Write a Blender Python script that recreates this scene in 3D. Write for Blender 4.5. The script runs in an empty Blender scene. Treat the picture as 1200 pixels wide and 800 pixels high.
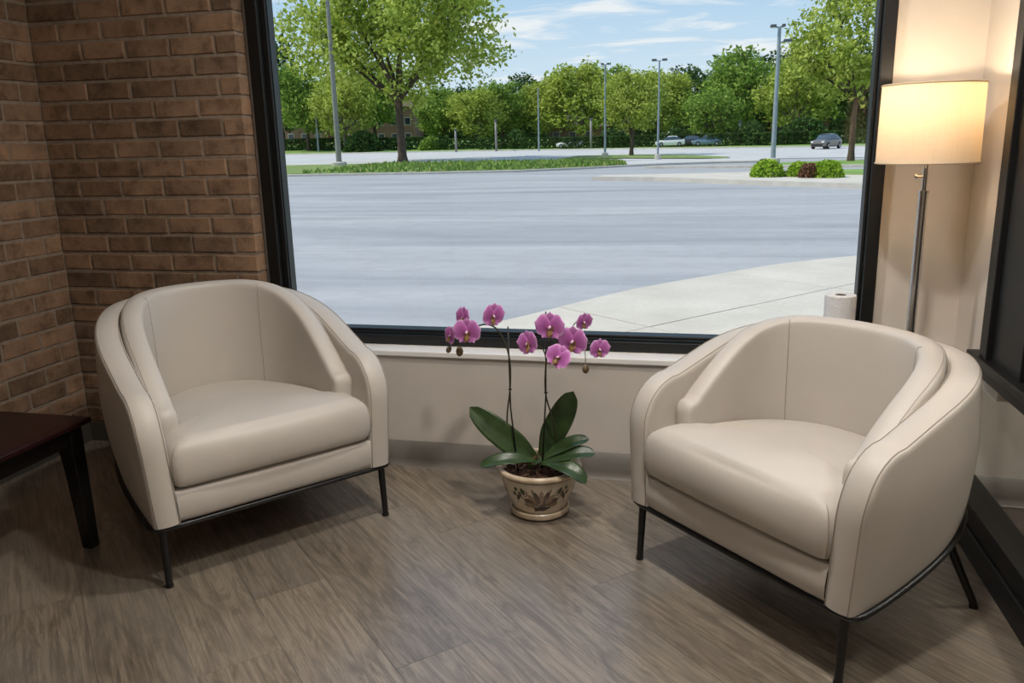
import bpy, bmesh, math, random
from math import sin, cos, pi, radians, sqrt, atan2, exp
from mathutils import Vector, Matrix, noise

random.seed(7)
scene = bpy.context.scene
COL = scene.collection

# ------------------------------------------------------------------ camera
CAM_F, CAM_YAW, CAM_PITCH, CAM_ROLL, CAM_H = 952.15, 0.2327, 0.23869, -0.02409, 1.32
_f = Vector((-sin(CAM_YAW)*cos(CAM_PITCH), cos(CAM_YAW)*cos(CAM_PITCH), -sin(CAM_PITCH)))
_r0 = Vector((cos(CAM_YAW), sin(CAM_YAW), 0)); _u0 = _r0.cross(_f)
_r = _r0*cos(CAM_ROLL) + _u0*sin(CAM_ROLL); _u = -_r0*sin(CAM_ROLL) + _u0*cos(CAM_ROLL)
cam_data = bpy.data.cameras.new('camera'); cam = bpy.data.objects.new('camera', cam_data); COL.objects.link(cam)
cam.matrix_world = Matrix(((_r.x, _u.x, -_f.x, 0), (_r.y, _u.y, -_f.y, 0), (_r.z, _u.z, -_f.z, CAM_H), (0, 0, 0, 1)))
cam_data.sensor_width = 36.0; cam_data.lens = CAM_F/1200*36; cam_data.clip_start = 0.05; cam_data.clip_end = 2000
scene.camera = cam
# ------------------------------------------------------------------ view
vs = scene.view_settings
scene.display_settings.display_device = 'sRGB'
vs.view_transform = 'Standard'; vs.look = 'None'; vs.gamma = 1.0; vs.use_curve_mapping = False
vs.exposure = 0.0
# ------------------------------------------------------------------ world: blue sky with thin streaky clouds
world = bpy.data.worlds.new('sky'); scene.world = world; world.use_nodes = True
nt = world.node_tree; nt.nodes.clear()
def wn(t, **k):
    n = nt.nodes.new(t)
    for a, b in k.items(): setattr(n, a, b)
    return n
def wmath(op, a, b=None):
    n = wn('ShaderNodeMath', operation=op)
    for i, v in enumerate((a, b)):
        if v is None: continue
        if isinstance(v, (int, float)): n.inputs[i].default_value = v
        else: nt.links.new(v, n.inputs[i])
    return n.outputs[0]
tc = wn('ShaderNodeTexCoord'); sep = wn('ShaderNodeSeparateXYZ'); nt.links.new(tc.outputs['Generated'], sep.inputs[0])
ramp = wn('ShaderNodeValToRGB'); nt.links.new(wmath('MAXIMUM', sep.outputs[2], 0.0), ramp.inputs[0])
cr = ramp.color_ramp
cr.elements[0].position = 0.0; cr.elements[0].color = (0.78, 0.87, 0.95, 1)
cr.elements[1].position = 1.0; cr.elements[1].color = (0.17, 0.34, 0.66, 1)
e = cr.elements.new(0.08); e.color = (0.66, 0.81, 0.95, 1)
e = cr.elements.new(0.18); e.color = (0.44, 0.66, 0.90, 1)
e = cr.elements.new(0.45); e.color = (0.27, 0.49, 0.79, 1)
den = wmath('ADD', wmath('MAXIMUM', sep.outputs[2], 0.0), 0.05)
comb = wn('ShaderNodeCombineXYZ')
nt.links.new(wmath('DIVIDE', sep.outputs[0], den), comb.inputs[0])
nt.links.new(wmath('DIVIDE', sep.outputs[1], den), comb.inputs[1])
mp = wn('ShaderNodeMapping'); mp.inputs['Rotation'].default_value = (0, 0, radians(-12)); mp.inputs['Scale'].default_value = (0.75, 1.0, 1); mp.inputs['Location'].default_value = (3.1, 4.35, 0)
nt.links.new(comb.outputs[0], mp.inputs[0])
ns = wn('ShaderNodeTexNoise'); ns.inputs['Scale'].default_value = 1.5; ns.inputs['Detail'].default_value = 8; ns.inputs['Roughness'].default_value = 0.58; ns.inputs['Distortion'].default_value = 0.5
nt.links.new(mp.outputs[0], ns.inputs['Vector'])
cramp = wn('ShaderNodeValToRGB'); nt.links.new(ns.outputs['Fac'], cramp.inputs[0])
cramp.color_ramp.elements[0].position = 0.50; cramp.color_ramp.elements[0].color = (0, 0, 0, 1)
cramp.color_ramp.elements[1].position = 0.64; cramp.color_ramp.elements[1].color = (0.95, 0.95, 0.95, 1)
mixc = wn('ShaderNodeMixRGB'); nt.links.new(cramp.outputs[0], mixc.inputs[0]); nt.links.new(ramp.outputs[0], mixc.inputs[1]); mixc.inputs[2].default_value = (0.93, 0.95, 0.98, 1)
bg = wn('ShaderNodeBackground'); bg.inputs['Strength'].default_value = 1.0; nt.links.new(mixc.outputs[0], bg.inputs[0])
out = wn('ShaderNodeOutputWorld'); nt.links.new(bg.outputs[0], out.inputs[0])
# ------------------------------------------------------------------ sun (from the left, slightly behind the building)
sun_d = bpy.data.lights.new('sun', 'SUN'); sun_d.energy = 3.8; sun_d.color = (1.0, 0.92, 0.78); sun_d.angle = radians(1.2)
sun = bpy.data.objects.new('sun', sun_d); COL.objects.link(sun)
sun.rotation_euler = Vector((0.62, 0.13, -0.80)).to_track_quat('-Z', 'Y').to_euler()
# ------------------------------------------------------------------ ceiling lights of the room, and an added lobby fill
def area(name, loc, size, power, color, target=None):
    d = bpy.data.lights.new(name, 'AREA'); d.shape = 'DISK'; d.size = size; d.energy = power; d.color = color
    o = bpy.data.objects.new(name, d); COL.objects.link(o); o.location = loc
    if target is not None:
        o.rotation_euler = (Vector(target)-Vector(loc)).to_track_quat('-Z', 'Y').to_euler()
    return o
WARM = (1.0, 0.955, 0.905)
CEILING_AND_FILL_LIGHTS = [((-0.55, 2.25, 2.56), 0.16, 22), ((0.15, 1.50, 2.56), 0.16, 28), ((-0.25, 0.60, 2.56), 0.22, 5), ((0.45, -0.9, 2.56), 0.4, 7), ((2.08, 2.22, 2.56), 0.3, 26)]  # last entry is a lamp added to brighten the lobby behind the glass
for i, (l, s, p) in enumerate(CEILING_AND_FILL_LIGHTS): area('ceiling_and_fill_glow', l, s, p, WARM)

# ================================================================== helpers
class MB:
    def __init__(s): s.v = []; s.f = []; s.m = []; s.cur = 0
    def vert(s, p): s.v.append(tuple(p)); return len(s.v)-1
    def face(s, *i): s.f.append(tuple(i)); s.m.append(s.cur)
    def box(s, x0, y0, z0, x1, y1, z1):
        b = len(s.v)
        for z in (z0, z1):
            for x, y in ((x0, y0), (x1, y0), (x1, y1), (x0, y1)): s.v.append((x, y, z))
        for q in ((0, 3, 2, 1), (4, 5, 6, 7), (0, 1, 5, 4), (1, 2, 6, 5), (2, 3, 7, 6), (3, 0, 4, 7)): s.face(*[b+k for k in q])
    def grid(s, rows, closed_u=False, closed_v=False):
        """rows: list of equal-length lists of points; returns index table"""
        idx = [[s.vert(p) for p in r] for r in rows]
        s.quads(idx, closed_u, closed_v); return idx
    def quads(s, idx, closed_u=False, closed_v=False):
        R = len(idx); C = len(idx[0])
        for i in range(R if closed_v else R-1):
            for j in range(C if closed_u else C-1):
                a, b, c, d = idx[i][j], idx[i][(j+1) % C], idx[(i+1) % R][(j+1) % C], idx[(i+1) % R][j]
                if len({a, b, c, d}) == 4: s.face(a, b, c, d)
    def tube(s, pts, rad, n=8, closed=False, cap=True):
        pts = [Vector(p) for p in pts]; N = len(pts)
        if not hasattr(rad, '__len__'): rad = [rad]*N
        rows = []; prev = None
        for i, p in enumerate(pts):
            if closed: t = pts[(i+1) % N]-pts[(i-1) % N]
            else: t = pts[min(i+1, N-1)]-pts[max(i-1, 0)]
            if t.length < 1e-9: t = Vector((0, 0, 1))
            t.normalize()
            if prev is None:
                a = Vector((0, 0, 1)) if abs(t.z) < .9 else Vector((1, 0, 0))
                x = t.cross(a).normalized()
            else:
                x = (prev-t*prev.dot(t))
                x = x.normalized() if x.length > 1e-6 else t.orthogonal().normalized()
            prev = x; y = t.cross(x)
            rows.append([p+(x*cos(2*pi*k/n)+y*sin(2*pi*k/n))*rad[i] for k in range(n)])
        idx = s.grid(rows, closed_u=True, closed_v=closed)
        if cap and not closed: s.face(*idx[0][::-1]); s.face(*idx[-1])
    def lathe(s, prof, n=32, c=(0, 0, 0)):
        rows = [[(c[0]+r*cos(2*pi*k/n), c[1]+r*sin(2*pi*k/n), c[2]+z) for k in range(n)] for r, z in prof]
        idx = s.grid(rows, closed_u=True)
        if prof[0][0] > 1e-6: s.face(*idx[0][::-1])
        if prof[-1][0] > 1e-6: s.face(*idx[-1])
    def mesh(s, name, mats, smooth=False, autosmooth=None):
        me = bpy.data.meshes.new(name); me.from_pydata(s.v, [], s.f)
        for m in (mats if isinstance(mats, (list, tuple)) else [mats]): me.materials.append(m)
        if any(s.m): me.polygons.foreach_set('material_index', s.m)
        if smooth: me.polygons.foreach_set('use_smooth', [True]*len(me.polygons))
        me.update()
        if autosmooth:
            bm = bmesh.new(); bm.from_mesh(me)
            bmesh.ops.recalc_face_normals(bm, faces=bm.faces)
            for e in bm.edges:
                if len(e.link_faces) == 2 and e.calc_face_angle(0) > autosmooth: e.smooth = False
            bm.to_mesh(me); bm.free()
        return me
    def build(s, name, mats, parent=None, smooth=False, autosmooth=None, label=None, kind=None, loc=None):
        return put(name, s.mesh(name, mats, smooth, autosmooth), parent, label, kind, loc)

def put(name, me, parent=None, label=None, kind=None, loc=None):
    o = bpy.data.objects.new(name, me); COL.objects.link(o)
    if parent is not None: o.parent = parent
    if label: o['label'] = label
    if kind: o['kind'] = kind
    if loc is not None: o.location = loc
    return o
def thing(name, label, cat, loc=(0, 0, 0), rz=0.0, group=None):
    o = bpy.data.objects.new(name, None); COL.objects.link(o); o.location = loc; o.rotation_euler = (0, 0, rz)
    o.empty_display_size = 0.1
    o['label'] = label; o['category'] = cat
    if group: o['group'] = group
    return o
def tag(o, label, cat, group=None):
    o['label'] = label; o['category'] = cat
    if group: o['group'] = group
    return o
def copy_tree(o, parent=None):
    c = o.copy(); COL.objects.link(c)
    if parent is not None: c.parent = parent
    for ch in list(o.children): copy_tree(ch, c)
    return c
def bevel_mod(o, w=0.004, seg=2):
    m = o.modifiers.new('bevel', 'BEVEL'); m.width = w; m.segments = seg; m.limit_method = 'ANGLE'; m.harden_normals = False
    return o

# ---- materials
def lin(r, g, b):
    f = lambda c: (c/255/12.92 if c/255 <= .04045 else ((c/255+.055)/1.055)**2.4)
    return (f(r), f(g), f(b), 1)
class Mat:
    def __init__(s, name, color=(.5, .5, .5, 1), rough=.5, metal=0., spec=.5, **kw):
        s.m = bpy.data.materials.new(name); s.m.use_nodes = True; s.t = s.m.node_tree
        s.b = s.t.nodes['Principled BSDF']; s.out = s.t.nodes['Material Output']
        s.set('Base Color', color); s.set('Roughness', rough); s.set('Metallic', metal); s.set('Specular IOR Level', spec)
        for k, v in kw.items(): s.set(k.replace('_', ' '), v)
    def set(s, k, v): s.b.inputs[k].default_value = v
    def n(s, t, **k):
        n = s.t.nodes.new(t)
        for a, b in k.items(): setattr(n, a, b)
        return n
    def link(s, a, b): s.t.links.new(a, b)
    def coord(s, kind='Object', scale=(1, 1, 1), rot=(0, 0, 0), loc=(0, 0, 0)):
        c = s.n('ShaderNodeTexCoord'); m = s.n('ShaderNodeMapping'); s.link(c.outputs[kind], m.inputs[0])
        m.inputs['Scale'].default_value = scale; m.inputs['Rotation'].default_value = rot; m.inputs['Location'].default_value = loc
        return m.outputs[0]
    def noise(s, vec, scale, detail=4, rough=.5, dist=0.):
        n = s.n('ShaderNodeTexNoise'); s.link(vec, n.inputs['Vector'])
        n.inputs['Scale'].default_value = scale; n.inputs['Detail'].default_value = detail; n.inputs['Roughness'].default_value = rough; n.inputs['Distortion'].default_value = dist
        return n.outputs['Fac']
    def ramp(s, fac, stops):
        r = s.n('ShaderNodeValToRGB'); s.link(fac, r.inputs[0]); e = r.color_ramp.elements
        e[0].position, e[0].color = stops[0]; e[1].position, e[1].color = stops[-1]
        for p, c in stops[1:-1]: x = e.new(p); x.color = c
        return r.outputs[0]
    def mix(s, fac, a, b, blend='MIX'):
        m = s.n('ShaderNodeMixRGB', blend_type=blend)
        for i, v in enumerate((fac, a, b)):
            if isinstance(v, (int, float)): m.inputs[i].default_value = v
            elif isinstance(v, tuple): m.inputs[i].default_value = v
            else: s.link(v, m.inputs[i])
        return m.outputs[0]
    def math(s, op, a, b=0.):
        m = s.n('ShaderNodeMath', operation=op)
        for i, v in enumerate((a, b)):
            if isinstance(v, (int, float)): m.inputs[i].default_value = v
            else: s.link(v, m.inputs[i])
        return m.outputs[0]
    def base(s, sock): s.link(sock, s.b.inputs['Base Color']); return s
    def bump(s, h, strength=.3, dist=.01):
        b = s.n('ShaderNodeBump'); b.inputs['Strength'].default_value = strength; b.inputs['Distance'].default_value = dist
        s.link(h, b.inputs['Height']); s.link(b.outputs[0], s.b.inputs['Normal']); return s
    def objrand(s): return s.n('ShaderNodeObjectInfo').outputs['Random']
    def island(s): return s.n('ShaderNodeNewGeometry').outputs['Random Per Island']

def noisy(name, c1, c2, scale, rough=.6, bump=0., bscale=None, kind='Object', spec=.5, detail=5, metal=0.):
    M = Mat(name, c1, rough, metal, spec); v = M.coord(kind)
    M.base(M.ramp(M.noise(v, scale, detail), [(.3, c1), (.7, c2)]))
    if bump: M.bump(M.noise(v, bscale or scale*4, 4), bump, .01)
    return M.m

# leather
M = Mat('beige_leather', lin(196, 185, 172), .47, spec=.45); v = M.coord()
M.base(M.ramp(M.noise(v, 3.5, 4), [(.25, lin(187, 180, 171)), (.75, lin(197, 190, 181))]))
M.bump(M.math('ADD', M.noise(v, 420, 2), M.math('MULTIPLY', M.noise(v, 14, 3), 2.2)), .10, .004); LEATHER = M.m
M = Mat('leather_seam', lin(158, 147, 134), .6); LSEAM = M.m
M = Mat('leather_piping', lin(190, 179, 166), .5); LPIPE = M.m
BLACKMETAL = noisy('black_powder_metal', lin(14, 14, 15), lin(24, 24, 25), 30, .38, .05, 300, spec=.5)
UNDERCLOTH = noisy('black_underside_cloth', lin(16, 15, 15), lin(28, 27, 26), 90, .9)
FRAMEMETAL = noisy('dark_bronze_frame', lin(12, 12, 11), lin(17, 17, 15), 12, .45, .03, 200)
FRAMESTOP = Mat('frame_edge_metal', lin(46, 52, 54), .35, .6).m
# drywall paint
M = Mat('cream_wall_paint', lin(206, 198, 188), .72, spec=.3); v = M.coord()
M.base(M.ramp(M.noise(v, 2.2, 5), [(.3, lin(200, 191, 180)), (.7, lin(210, 203, 193))])); M.bump(M.noise(v, 160, 3), .08, .003); WALLPAINT = M.m
SILLPAINT = noisy('white_sill_paint', lin(240, 237, 232), lin(232, 228, 222), 5, .4)
CEIL = noisy('ceiling_paint', lin(222, 216, 206), lin(214, 208, 198), 3, .85)
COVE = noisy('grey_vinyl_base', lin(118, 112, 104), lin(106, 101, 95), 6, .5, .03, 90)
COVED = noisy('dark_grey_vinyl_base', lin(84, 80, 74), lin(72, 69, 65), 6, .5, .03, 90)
# brick
M = Mat('brown_brick', lin(120, 90, 70), .88, spec=.2); v = M.coord('Object'); rnd = M.objrand()
g = M.n('ShaderNodeNewGeometry'); 
mp_ = M.n('ShaderNodeMapping'); M.link(g.outputs['Position'], mp_.inputs[0])
pv = mp_.outputs[0]
c_r = M.ramp(rnd, [(0., lin(108, 87, 69)), (.35, lin(140, 113, 90)), (.7, lin(158, 127, 101)), (1., lin(126, 104, 85))])
blot = M.ramp(M.noise(pv, 11, 6, .68), [(.34, (.52, .50, .49, 1)), (.50, (.92, .91, .90, 1)), (.66, (1.18, 1.15, 1.12, 1))])
c_r = M.mix(1.0, c_r, blot, 'MULTIPLY')
c_r = M.mix(M.ramp(M.noise(pv, 60, 4, .7), [(.56, (0, 0, 0, 1)), (.76, (.45, .45, .45, 1))]), c_r, lin(172, 150, 130))
M.base(c_r); M.bump(M.math('ADD', M.noise(pv, 130, 5, .65), M.noise(pv, 28, 3)), .5, .006); BRICK = M.m
M = Mat('brick_mortar', lin(128, 112, 98), .95, spec=.15); v = M.coord()
M.base(M.ramp(M.noise(v, 30, 5), [(.3, lin(134, 119, 104)), (.7, lin(158, 142, 126))])); M.bump(M.noise(v, 140, 4, .7), .6, .006); MORTAR = M.m
# floor planks (the grain runs along each board's own x axis)
M = Mat('wood_plank', lin(120, 105, 90), .36, spec=.6, Coat_Weight=.9, Coat_Roughness=.27); rnd = M.objrand()
tco = M.n('ShaderNodeTexCoord'); off = M.n('ShaderNodeCombineXYZ'); M.link(M.math('MULTIPLY', rnd, 37.), off.inputs[0]); M.link(M.math('MULTIPLY', rnd, 91.), off.inputs[1])
add = M.n('ShaderNodeVectorMath', operation='ADD'); M.link(tco.outputs['Object'], add.inputs[0]); M.link(off.outputs[0], add.inputs[1])
def mapped(M, sock, sc):
    m = M.n('ShaderNodeMapping'); M.link(sock, m.inputs[0]); m.inputs['Scale'].default_value = sc; return m.outputs[0]
g1 = M.noise(mapped(M, add.outputs[0], (1.9, 11, 1)), 1.5, 7, .66, 2.6)
g2 = M.noise(mapped(M, add.outputs[0], (3.0, 85, 1)), 1.0, 5, .7, .6)
g3 = M.noise(mapped(M, add.outputs[0], (.9, 3.2, 1)), 1.2, 3, .5, .4)
c0 = M.ramp(g1, [(.25, lin(84, 73, 61)), (.42, lin(117, 105, 91)), (.58, lin(148, 136, 119)), (.78, lin(106, 97, 87))])
c0 = M.mix(M.ramp(g2, [(.42, (.0, .0, .0, 1)), (.66, (.7, .7, .7, 1))]), c0, lin(80, 71, 61))
c0 = M.mix(M.ramp(g3, [(.35, (0, 0, 0, 1)), (.7, (.5, .5, .5, 1))]), c0, lin(130, 123, 113))
tone = M.ramp(rnd, [(0., (.86, .85, .84, 1)), (.5, (1, 1, 1, 1)), (1., (1.10, 1.08, 1.05, 1))])
M.base(M.mix(1., c0, tone, 'MULTIPLY')); M.bump(M.math('ADD', g2, M.math('MULTIPLY', g1, .5)), .18, .002)
M.link(M.ramp(g2, [(.3, (.30, .30, .30, 1)), (.7, (.46, .46, .46, 1))]), M.b.inputs['Roughness']); PLANK = M.m
SUBFLOOR = noisy('plank_joint_dark', lin(66, 57, 50), lin(78, 68, 60), 8, .8)
# table
M = Mat('mahogany_top', lin(36, 10, 10), .34, spec=.4); v = M.coord('Object', (3, 24, 3))
M.base(M.ramp(M.noise(v, 2, 5, .6, .8), [(.3, lin(28, 9, 9)), (.7, lin(42, 15, 13))])); MAHOG = M.m
DARKWOOD = noisy('espresso_wood', lin(10, 7, 6), lin(17, 12, 10), 14, .34, .04, 120)
# glass: clear architectural pane
M = Mat('window_glass'); t = M.t
tr = M.n('ShaderNodeBsdfTransparent'); tr.inputs[0].default_value = (.97, .985, .98, 1); gl = M.n('ShaderNodeBsdfGlossy'); gl.inputs['Roughness'].default_value = 0.0
fr = M.n('ShaderNodeFresnel'); fr.inputs[0].default_value = 1.45; mx = M.n('ShaderNodeMixShader')
gb = M.n('ShaderNodeNewGeometry'); M.link(M.math('MULTIPLY', fr.outputs[0], M.math('SUBTRACT', 1.0, gb.outputs['Backfacing'])), mx.inputs[0]); M.link(tr.outputs[0], mx.inputs[1]); M.link(gl.outputs[0], mx.inputs[2]); M.link(mx.outputs[0], M.out.inputs[0]); GLASS = M.m

# ================================================================== the room
D_LOW, D_FRAME, D_UP = 3.063, 3.15, 3.18     # face of the low wall, window frame, wall beside the window
XL, XR = -2.80, 0.871                        # brick wall on the left, glazed wall on the right
CEIL_Z, Y_REAR = 2.62, -2.6
def structure(name, mb, mat, parent=None, **k): return mb.build(name, mat, parent, kind='structure', **k)

# floor: boards laid diagonally, each one a piece
mb = MB(); mb.box(XL-.05, Y_REAR, -.06, 2.6, D_UP+.12, -.004); floor = structure('floor', mb, SUBFLOOR)
def clip(poly, rect):
    x0, y0, x1, y1 = rect
    for ax, lim, sgn in ((0, x0, 1), (0, x1, -1), (1, y0, 1), (1, y1, -1)):
        o = []
        for i in range(len(poly)):
            a, b = poly[i], poly[(i+1) % len(poly)]
            da, db = sgn*(a[ax]-lim), sgn*(b[ax]-lim)
            if da >= 0: o.append(a)
            if da*db < 0:
                t = da/(da-db); o.append((a[0]+(b[0]-a[0])*t, a[1]+(b[1]-a[1])*t))
        poly = o
        if len(poly) < 3: return []
    return poly
PL_W, PL_L = .2215, 1.28
ang = radians(-45.3); du = Vector((cos(ang), sin(ang))); dv = Vector((-du.y, du.x))
rng = random.Random(3)
row_off = {0: -2.297, 1: -1.79+.04}
for r in range(-9, 10):
    v0 = .689+(r-1)*PL_W
    u_start = row_off.get(r, rng.uniform(-1, 1)*PL_L)
    for k in range(-5, 6):
        u0 = u_start+k*PL_L; gj = .0004
        q = [(u0+gj, v0+gj), (u0+PL_L-gj, v0+gj), (u0+PL_L-gj, v0+PL_W-gj), (u0+gj, v0+PL_W-gj)]
        poly = [tuple(du*a+dv*b) for a, b in q]
        poly = clip(poly, (XL, -.6, 2.4, D_UP-.06))
        if not poly: continue
        cx, cy = du*(u0+PL_L/2)+dv*(v0+PL_W/2)
        loc = [((x-cx)*du.x+(y-cy)*du.y, (x-cx)*dv.x+(y-cy)*dv.y) for x, y in poly]
        m = MB(); n = len(loc); h = rng.uniform(-.0003, .0003)
        top = [m.vert((x, y, h)) for x, y in loc]; bot = [m.vert((x, y, -.006)) for x, y in loc]
        m.face(*top)
        for i in range(n): m.face(top[i], bot[i], bot[(i+1) % n], top[(i+1) % n])
        o = m.build('plank', PLANK, floor); o.location = (cx, cy, 0); o.rotation_euler = (0, 0, ang)
# boards behind the camera stay one sheet
mb = MB(); mb.box(XL, Y_REAR, -.006, 2.4, -.6, 0); mb.build('plank_field', PLANK, floor, kind='stuff')

mb = MB(); mb.box(XL-.1, Y_REAR-.1, CEIL_Z, 2.6, D_UP+.3, CEIL_Z+.1); structure('ceiling', mb, CEIL)
mb = MB(); mb.box(XL-.1, Y_REAR-.1, 0, 2.6, Y_REAR, CEIL_Z); structure('wall_rear', mb, WALLPAINT)

# brick walls: mortar body and one object per brick
COURSE, BL, BH, BD = .0805, .2075, .0665, .07
def brick_mesh(l, h, d, seed):
    r = random.Random(seed); m = MB(); c = .0035
    j = lambda: r.uniform(-.0016, .0016)
    f = [(-l/2+c+j(), 0, -h/2+c+j()), (l/2-c+j(), 0, -h/2+c+j()), (l/2-c+j(), 0, h/2-c+j()), (-l/2+c+j(), 0, h/2-c+j())]
    e = [(-l/2, c, -h/2), (l/2, c, -h/2), (l/2, c, h/2), (-l/2, c, h/2)]; b = [(x, d, z) for x, _, z in e]
    F = [m.vert(p) for p in f]; E_ = [m.vert(p) for p in e]; B_ = [m.vert(p) for p in b]
    m.face(*F)
    for i in range(4):
        k = (i+1) % 4; m.face(F[i], E_[i], E_[k], F[k]); m.face(E_[i], B_[i], B_[k], E_[k])
    return m.mesh('brick', BRICK)
def brick_set(l): return [brick_mesh(l, BH, BD, 100*s+int(l*1000)) for s in range(6)]
STRETCH = brick_set(BL-.0135); SHORT = {}
def brick_run(parent, origin, along, outward, length, from_end, z_top, mortar=.0135):
    """bricks laid in half bond; from_end=True sets the bond out from the far end"""
    rr = random.Random(11 if from_end else 12); count = 0
    rz = atan2(along.y, along.x)
    z = 0; course = 0; over = MB()
    while z+BH < z_top:
        zc = .012+course*COURSE+BH/2
        x = length if from_end else 0.
        first = (.5 if course % 2 else 1.)
        while True:
            l = BL*first-mortar; first = 1.
            a, b = (x-l, x) if from_end else (x, x+l)
            if from_end and a < .055: a = 0.
            if not from_end and b > length: b = length
            if b-a > .03:
                ll = round(b-a, 3)
                me = rr.choice(STRETCH) if abs(ll-(BL-mortar)) < .002 else None
                if me is None:
                    if ll not in SHORT: SHORT[ll] = brick_mesh(ll, BH, BD, int(ll*1e4))
                    me = SHORT[ll]
                c = (a+b)/2; p = origin+along*c
                o = put('brick', me, parent)
                o.location = (p.x+outward.x*rr.uniform(-.0015, .002), p.y+outward.y*rr.uniform(-.0015, .002), zc+rr.uniform(-.001, .001))
                o.rotation_euler = (0, rr.uniform(-.006, .006), rz+rr.uniform(-.004, .004)); count += 1
            if from_end:
                x = a-mortar
                if x <= 0: break
            else:
                x = b+mortar
                if x >= length: break
        z = course*COURSE+COURSE+.012; course += 1
    return count
BRICK_TOP = 2.02; BX1 = -1.838; BY = 3.10
mb = MB(); mb.box(XL-.12, Y_REAR, 0, XL-.005, 3.3, CEIL_Z); wl = structure('wall_left', mb, MORTAR)
n1 = brick_run(wl, Vector((XL, 1.62, 0)), Vector((0, 1, 0)), Vector((1, 0, 0)), BY-1.62-.004, True, BRICK_TOP)
mb = MB(); mb.box(XL-.005, BY+.005, 0, BX1-.005, 3.3, CEIL_Z); wf = structure('wall_front_left', mb, MORTAR)
n2 = brick_run(wf, Vector((XL, BY, 0)), Vector((1, 0, 0)), Vector((0, -1, 0)), BX1-XL, True, BRICK_TOP)
def brick_stuff(parent, boxes):
    m = MB()
    for bx in boxes: m.box(*bx)
    m.build('brick_field', BRICK, parent, kind='stuff')
bx = []
for c in range(int(BRICK_TOP/COURSE)+1, int(CEIL_Z/COURSE)):
    z = .012+c*COURSE; sh = (c % 2)*BL/2
    x = BX1
    k = 0
    while x > XL+.02:
        l = (BL/2 if (c % 2 and k == 0) else BL); bx.append((max(XL+.004, x-l+.0135), BY, z, x, BY+.05, z+BH)); x -= l; k += 1
brick_stuff(wf, bx); bx = []
for c in range(0, int(CEIL_Z/COURSE)):
    z = .012+c*COURSE; y = Y_REAR + (c % 2)*BL/2
    lim = 1.60 if z < BRICK_TOP-.03 else BY-.01
    while y+.05 < lim: bx.append((XL-.05, y, z, XL, min(lim, y+BL-.0135), z+BH)); y += BL
brick_stuff(wl, bx)
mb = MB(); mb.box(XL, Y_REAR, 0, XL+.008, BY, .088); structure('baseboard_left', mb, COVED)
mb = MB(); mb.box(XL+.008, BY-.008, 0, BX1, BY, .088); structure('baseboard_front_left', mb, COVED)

# window wall: low wall, sill board, wall beside and above the window
WX0, WX1, WZ0, WZ1 = -1.817, .622, .505, 2.36
mb = MB(); mb.box(BX1, D_LOW, 0, 2.4, D_UP+.12, .478)
mb.box(WX1, D_UP, .478, XR+.06, D_UP+.12, CEIL_Z); mb.box(BX1-.006, D_UP, WZ1, WX1, D_UP+.12, CEIL_Z); mb.box(BX1-.006, D_UP, .478, WX0, D_UP+.12, WZ1)
wfront = structure('wall_front', mb, WALLPAINT)
mb = MB(); mb.box(BX1+.002, D_LOW-.012, .478, XR+.02, D_UP+.05, .502); bevel_mod(structure('trim_1', mb, SILLPAINT), .004)
# cove base along the low wall with a little toe
mb = MB(); prof = [(0, .108), (-.006, .106), (-.007, .03), (-.012, .008), (-.020, 0)]
mb.grid([[(BX1, D_LOW+a, z) for a, z in prof], [(XR+1.4, D_LOW+a, z) for a, z in prof]]); structure('baseboard_front', mb, COVE, smooth=True)

# the picture window
mb = MB(); y0, y1, w = D_FRAME, D_FRAME+.12, .052
win = bpy.data.objects.new('window_1', None); COL.objects.link(win); win['kind'] = 'structure'; win.location = (0, 0, 0)
def bar(name, b, mat=FRAMEMETAL, par=win, bev=.003):
    m = MB(); m.box(*b); return bevel_mod(m.build(name, mat, par), bev, 2)
bar('frame_jamb', (WX0, y0, WZ0, WX0+w, y1, WZ1)); bar('frame_jamb', (WX1-w+.008, y0, WZ0, WX1, y1, WZ1))
bar('frame_rail', (WX0+w, y0, WZ0, WX1-w+.008, y1, WZ0+.040)); bar('frame_rail', (WX0+w, y0, WZ1-.05, WX1-w+.008, y1, WZ1))
ys0, ys1, s = y0+.028, y0+.095, .024
x0, x1, z0, z1 = WX0+w, WX1-w+.008, WZ0+.040, WZ1-.05
for nm, b in (('glazing_stop', (x0, ys0, z0, x0+s, ys1, z1)), ('glazing_stop', (x1-s*.5, ys0, z0, x1, ys1, z1)), ('glazing_stop', (x0, ys0, z0, x1, ys1, z0+.020)), ('glazing_stop', (x0, ys0, z1-s, x1, ys1, z1))):
    bar(nm, b)
bar('gasket', (x0+s-.001, ys0+.012, z0+.02, x0+s+.004, ys1-.02, z1-s), FRAMESTOP, bev=.001)
bar('gasket', (x0+s, ys0-.010, z0-.0005, x1-s*.5, ys0, z0+.008), FRAMESTOP, bev=.002)
m = MB(); m.box(x0+.008, ys0+.040, z0+.008, x1-.004, ys0+.046, z1-.008); m.build('pane', GLASS, win)

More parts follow.
